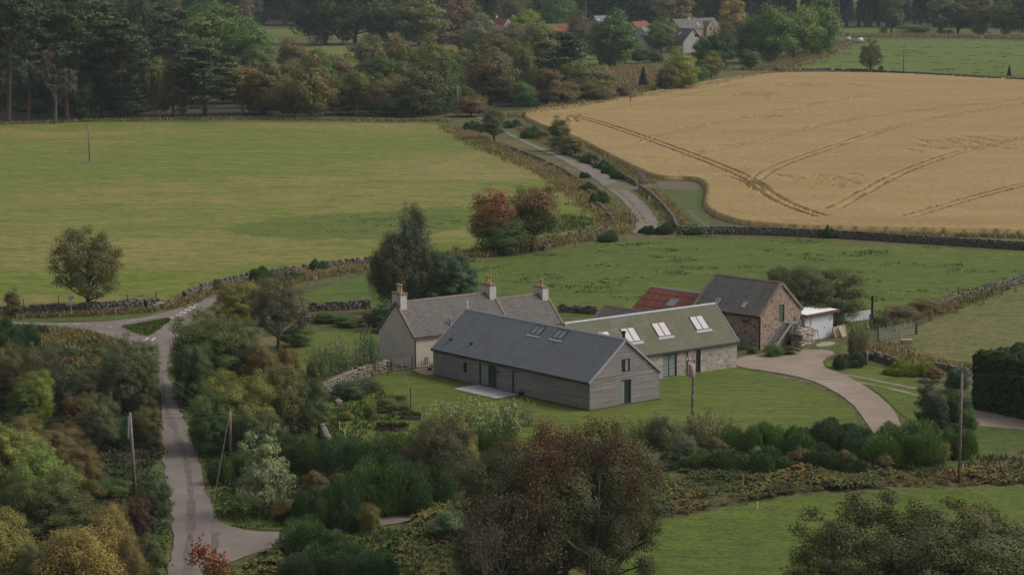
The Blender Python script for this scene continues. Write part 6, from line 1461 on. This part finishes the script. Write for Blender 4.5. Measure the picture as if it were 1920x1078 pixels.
# --- broom belt below the lawn
g = 'brooms below the lawn'
for x, yb, yt, wd, lb in [(1395, 850, 790, 66, 'broom at the west end of the belt below the lawn'), (1440, 846, 788, 56, 'broom with feathery top below the lawn'), (1490, 850, 796, 74, 'round dark broom in the middle of the lawn edge'), (1540, 842, 786, 60, 'broom standing before the lawn curve'), (1580, 826, 776, 84, 'tall broom at the corner of lawn and drive'), (1612, 860, 800, 80, 'broom closing the foot of the drive'), (1700, 868, 786, 128, 'largest green broom east of the drive foot'), (1655, 868, 805, 70, 'green broom in the mouth of the drive'), (1440, 885, 838, 76, 'low broom in front of the feathery broom'), (1350, 882, 838, 84, 'low dark broom beside the big cherry crown'), (1310, 875, 840, 60, 'low broom behind the rusty cherry boughs'), (1540, 876, 830, 70, 'low broom above the lower track'), (1610, 884, 845, 70, 'low broom with rusty fern at its foot'), (1745, 860, 800, 60, 'east end broom of the belt by the drive'), (1365, 850, 810, 40, 'small dark thorn at the lawn edge'), (1790, 858, 800, 60, 'broom at the foot of the tall brown pole')]:
    T('broom', x, yb, yt, wd, rr.choice([(.036, .06, .018), (.032, .054, .019), (.05, .08, .019)]), lb, g)
T('noval', 1736, 806, 712, 42, (.032, .05, .036), 'young blue pine beside the drive', None, 'pine', 'young_pine', 0)
T('noval', 1758, 812, 738, 42, (.03, .046, .034), 'second young pine touching the blue pine', None, 'pine', 'young_pine', 1)
T('shrub', 1794, 735, 692, 50, (.03, .05, .03), 'dark ivy like bush around the head of the tall brown pole')
T('sapling', 1762, 790, 744, 30, (.2, .11, .05), 'small orange leaved bush between the pines and pole')
T('shrub', 1790, 800, 735, 60, DK, 'dark bush beside the orange leaved bush'); T('shrub', 1815, 810, 770, 40, MG, 'green bush at the edge of the hedge track')
# --- around the barn and paddock
T('nround', 1535, 618, 497, 155, (.052, .062, .026), 'broad dark tree behind the garage', var=1)
T('nround', 1462, 560, 502, 60, (.06, .075, .028), 'smaller bush peeping past the barn roof', var=2)
T('willow', 1608, 668, 604, 52, (.085, .085, .036), 'feathery willow bush at the end of the yard', var=1)
T('broom', 1578, 692, 664, 30, (.045, .065, .026), 'dark broom on the grass by the drive'); T('broom', 1598, 688, 660, 32, (.04, .06, .026), 'second dark broom touching the willow bush')
T('shrub', 1450, 668, 646, 40, MG, 'flowering weeds at the foot of the barn stair'); T('shrub', 1412, 662, 650, 22, MG, 'small weed clump at the barn corner'); T('shrub', 1480, 664, 648, 36, (.06, .05, .028), 'rusty weeds under the stair landing')
for x, lb in ((1690, 'broad yellow green iris clump by the tumbled wall'), (1722, 'yellow green iris clump nearest the hedge')): T('broom', x, 702, 676, 52, (.11, .125, .025), lb, 'iris clumps')
T('shrub', 1752, 716, 688, 34, (.13, .075, .04), 'pinkish brown weeds beside the iris'); T('shrub', 1690, 600, 574, 70, (.085, .07, .034), 'brown bramble heap on the pasture wall'); T('shrub', 1735, 586, 562, 60, (.08, .07, .034), 'brown bramble heap higher up the pasture wall'); T('shrub', 1652, 614, 594, 36, DK, 'dark bramble at the pasture corner posts')
T('shrub', 1800, 704, 690, 30, OL, 'grassy bush behind the broken wall near the hedge')
# clipped hedge
def hedge():
    a, b = G(1822, 768), G(2140, 830); d = (b - a).normalized(); n = Vector((-d.y, d.x, 0)); L = (b - a).length; Dp = 7.5; Hh = 5.4
    r = empty('clipped_hedge', a, math.atan2(d.y, d.x), 'tall clipped dark evergreen hedge beside the gravel track', 'hedge'); rng = np.random.default_rng(9)
    fs = [('y', 0, 12000), ('x', 0, 4500), ('X', L, 4500), ('Y', Dp, 9000), ('z', Hh, 9000)]; PP = []; NN = []
    for ax, v, n_ in fs:
        u, w_ = rng.uniform(0, 1, n_), rng.uniform(0, 1, n_); dep = np.abs(rng.normal(0, .22, n_)); wob = .25 * np.sin(u * 19) * np.cos(w_ * 9) + .18 * np.sin(u * 43 + w_ * 17)
        if ax == 'y': p = np.stack([u * L, dep + wob * .6, w_ * Hh], 1); q = np.array([0, -1, .3])
        elif ax == 'x': p = np.stack([dep + wob * .6, u * Dp, w_ * Hh], 1); q = np.array([-1, 0, .3])
        elif ax == 'X': p = np.stack([L - dep - wob * .6, u * Dp, w_ * Hh], 1); q = np.array([1, 0, .3])
        elif ax == 'Y': p = np.stack([u * L, Dp - dep - wob * .6, w_ * Hh], 1); q = np.array([0, 1, .3])
        else: p = np.stack([u * L, w_ * Dp, Hh - dep + wob], 1); q = np.array([0, 0, 1.0])
        e = np.minimum(p[:, 0], p[:, 1]); p[:, 2] -= np.where((p[:, 2] > Hh - .9), np.maximum(0, .5 - e) * .8, 0); PP.append(p); NN.append(np.tile(q, (n_, 1)))
    P = np.concatenate(PP); P[:, 2] = np.maximum(P[:, 2], .03); N = np.concatenate(NN) + rng.normal(size=P.shape) * .6
    V, Q = leafquads(P, N, .26 * rng.uniform(.6, 1.4, len(P)), 1.4, None, rng)
    o = link('foliage', mesh_np('foliage', V, Q, [MT['leaf']], {'var': np.clip(.5 + .1 * np.sin(P[:, 0] * 1.7) + rng.normal(0, .18, len(P)), 0, 1)}), r); o.color = (.045, .075, .024, 1)
    m = MB(); m.box(.6, L - .6, .6, Dp - .6, 0, Hh - .7); m.build('stem_mass', MT['bark'], r)
hedge()
# --- wood west of the lane
for i, x in enumerate((-45, -100, -160)): T('pine', x, 231, -5 + 6 * i, 88, PN, 'tall pine beyond the west end of the wood edge', 'pines beyond the west end of the wood edge', var=i)
g = 'trees in the wood west of the lane'
for k, x, yb, yt, wd, c, lb, v in [
    ('nround', 35, 770, 648, 90, BR, 'dull brown tree at the upper edge of the lane wood', 0), ('bare', 92, 778, 640, 100, (.06, .05, .03), 'smoky purple birch with pale stem by the rough grass', 0),
    ('noval', 2, 770, 680, 60, OL, 'olive tree at the frame edge of the lane wood', 0), ('noval', 46, 805, 712, 60, GR, 'fresh green rowan in the lane wood', 1), ('noval', 74, 800, 690, 58, YG, 'yellow green rowan beside the fresh green rowan', 2),
    ('spruce', 112, 778, 714, 36, BG, 'small blue green conifer in the lane wood', 0), ('nround', 172, 778, 690, 92, (.068, .07, .03), 'soft olive willow in the middle of the lane wood', 1),
    ('loose', 232, 775, 636, 104, (.055, .066, .036), 'tall grey green willow at the lane with a pole in it', 0), ('nround', 262, 775, 672, 66, (.06, .072, .034), 'grey green willow leaning over the lane', 2), ('nround', 272, 690, 640, 66, SG, 'pale silver willow top beside the junction', 0),
    ('nround', 276, 838, 762, 54, (.085, .085, .034), 'olive bush hanging over the lane edge', 1), ('nround', 186, 846, 742, 74, (.075, .085, .042), 'pale grey green sallow near the roadside pole', 0),
    ('nround', 45, 870, 782, 90, (.1, .085, .03), 'tawny tree above the pale ash', 2), ('nround', 110, 885, 800, 100, (.085, .075, .03), 'brown bush mass behind the pale ash', 1), ('ash', 18, 945, 800, 120, (.125, .15, .04), 'pale yellow green ash with feathery leaves', 0),
    ('ash', 82, 975, 842, 135, (.11, .135, .038), 'lower spreading yellow green ash', 1), ('nround', 92, 1020, 890, 150, (.06, .068, .026), 'dark olive hawthorn under the ash boughs', 0), ('nround', 150, 945, 838, 86, (.1, .08, .032), 'brown sallow east of the ash', 2),
    ('nbirch', 10, 1125, 962, 120, GO, 'golden birch at the bottom corner of the lane wood', 0), ('nbirch', 152, 1150, 972, 150, GO, 'large golden birch with drooping twigs', 1), ('nbirch', 208, 1070, 940, 84, (.13, .1, .035), 'smaller tawny birch beside the large golden birch', 2),
    ('nround', 72, 1135, 1008, 90, (.11, .105, .05), 'grey leaved sallow between the golden birches', 1), ('nround', 288, 1000, 900, 70, (.05, .075, .032), 'dark green sallow at the lane edge', 2), ('nbirch', 245, 1120, 1003, 64, (.115, .09, .034), 'small tawny birch near the lane', 0),
    ('nround', 282, 1070, 1000, 50, (.07, .085, .034), 'grey green bush at the lane foot', 0), ('nround', 262, 1010, 930, 40, (.075, .04, .03), 'dark reddish bush in the lane wood', 1), ('shrub', 205, 930, 895, 70, MG, 'low bramble mound by the roadside pole', 0), ('shrub', 230, 985, 945, 60, BR, 'low brown bush near the dark green sallow', 1),
    ('broom', 228, 838, 782, 56, (.034, .06, .024), 'dark broom beside the roadside pole', 0), ('broom', 8, 642, 592, 44, (.035, .06, .024), 'broom at the roadside by the field corner', 1), ('broom', 42, 660, 602, 50, (.035, .058, .024), 'dark broom in the rough grass below the road', 2), ('broom', 22, 668, 625, 46, (.033, .056, .024), 'low dark broom nearest the lane wood', 3),
    ('broom', 72, 625, 607, 12, (.035, .055, .024), 'tiny dark bush on the road edge', 0), ('broom', 84, 628, 608, 16, (.04, .06, .026), 'small spiky broom on the road edge', 1), ('shrub', 132, 672, 652, 34, DK, 'small dark bush in the rough grass', 0), ('shrub', 190, 668, 652, 34, MG, 'low green bush in the rough grass', 1), ('shrub', 95, 672, 650, 34, (.05, .065, .035), 'grey green bush in the rough grass', 2),
    ('nround', 12, 720, 650, 70, (.085, .085, .03), 'olive bush at the top edge of the lane wood', 1), ('nround', 150, 800, 740, 60, RB, 'rusty bush in the lane wood', 0), ('nround', 130, 850, 790, 70, (.08, .055, .03), 'dull russet bush above the tawny trees', 2)]:
    T(k, x, yb, yt, wd, c, lb, g, var=v)
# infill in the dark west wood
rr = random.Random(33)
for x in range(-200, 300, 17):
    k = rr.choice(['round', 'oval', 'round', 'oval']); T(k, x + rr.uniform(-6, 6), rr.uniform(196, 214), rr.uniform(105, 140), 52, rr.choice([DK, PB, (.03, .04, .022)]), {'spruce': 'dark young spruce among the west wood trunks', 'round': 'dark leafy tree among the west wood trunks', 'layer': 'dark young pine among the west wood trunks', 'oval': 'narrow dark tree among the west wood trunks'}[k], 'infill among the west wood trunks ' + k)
for x in range(290, 860, 26):
    k = rr.choice(['round', 'oval', 'shrub']); T(k, x + rr.uniform(-8, 8), rr.uniform(190, 206), rr.uniform(132, 150), 58, rr.choice([BR, OL, DK, MG]), {'round': 'dull round tree filling the wood behind its front rank', 'oval': 'dull narrow tree filling the wood behind its front rank', 'shrub': 'dull bush filling the wood behind its front rank'}[k], 'infill behind the front rank ' + k)
T('nround', 1150, 1105, 826, 180, (.048, .05, .022), 'second crown of dull rusty leaves behind the half bare tree', None, 'tree', var=2)
T('noval', 1060, 1080, 850, 150, (.05, .06, .024), 'dark green tree hidden between the two cherry crowns', var=1)
T('nround', 940, 1120, 850, 150, (.05, .055, .024), 'dark tree at the west shoulder of the big cherry', None, 'tree', var=1)
for x, yb, yt, wd, c, lb in [(1500, 876, 838, 46, RB, 'rusty brown bush among the low brooms'), (1585, 880, 842, 44, BR, 'dull brown bush among the low brooms near the drive'), (1420, 872, 836, 40, GG, 'grey green bush among the low brooms'), (1655, 884, 848, 40, RB, 'rusty bush under the largest broom'), (1758, 872, 830, 46, OL, 'olive bush at the pole end of the broom belt'), (1340, 858, 818, 46, BR, 'brown weeds at the west end of the broom belt'), (1285, 862, 815, 50, GG, 'grey green bush behind the rusty cherry boughs'), (640, 915, 868, 46, OL, 'olive bush in the dark broom bank'), (715, 860, 812, 40, GG, 'grey green bush at the garden edge of the broom bank'), (770, 905, 850, 44, (.05, .06, .026), 'dark leafy bush between broom bank and brown thorn'), (590, 930, 880, 50, BR, 'brown dead stems in the broom bank')]:
    T('shrub', x, yb, yt, wd, c, lb)

# ------------------------------------------------------------------ the air: faint even haze round everything
def haze():
    m = MB(); m.box(-2600, 2600, -120, 3450, -1.5, 330); t = bpy.data.materials.new('haze'); t.use_nodes = True; n = t.node_tree.nodes; n.clear()
    v = n.new('ShaderNodeVolumePrincipled'); v.inputs['Color'].default_value = (.72, .86, .92, 1); v.inputs['Density'].default_value = .00007
    o = n.new('ShaderNodeOutputMaterial'); t.node_tree.links.new(v.outputs[0], o.inputs['Volume'])
    ob = m.build('haze', t, uv=False); tag(ob, 'thin even haze filling the valley air', None, None, 'stuff')
haze()
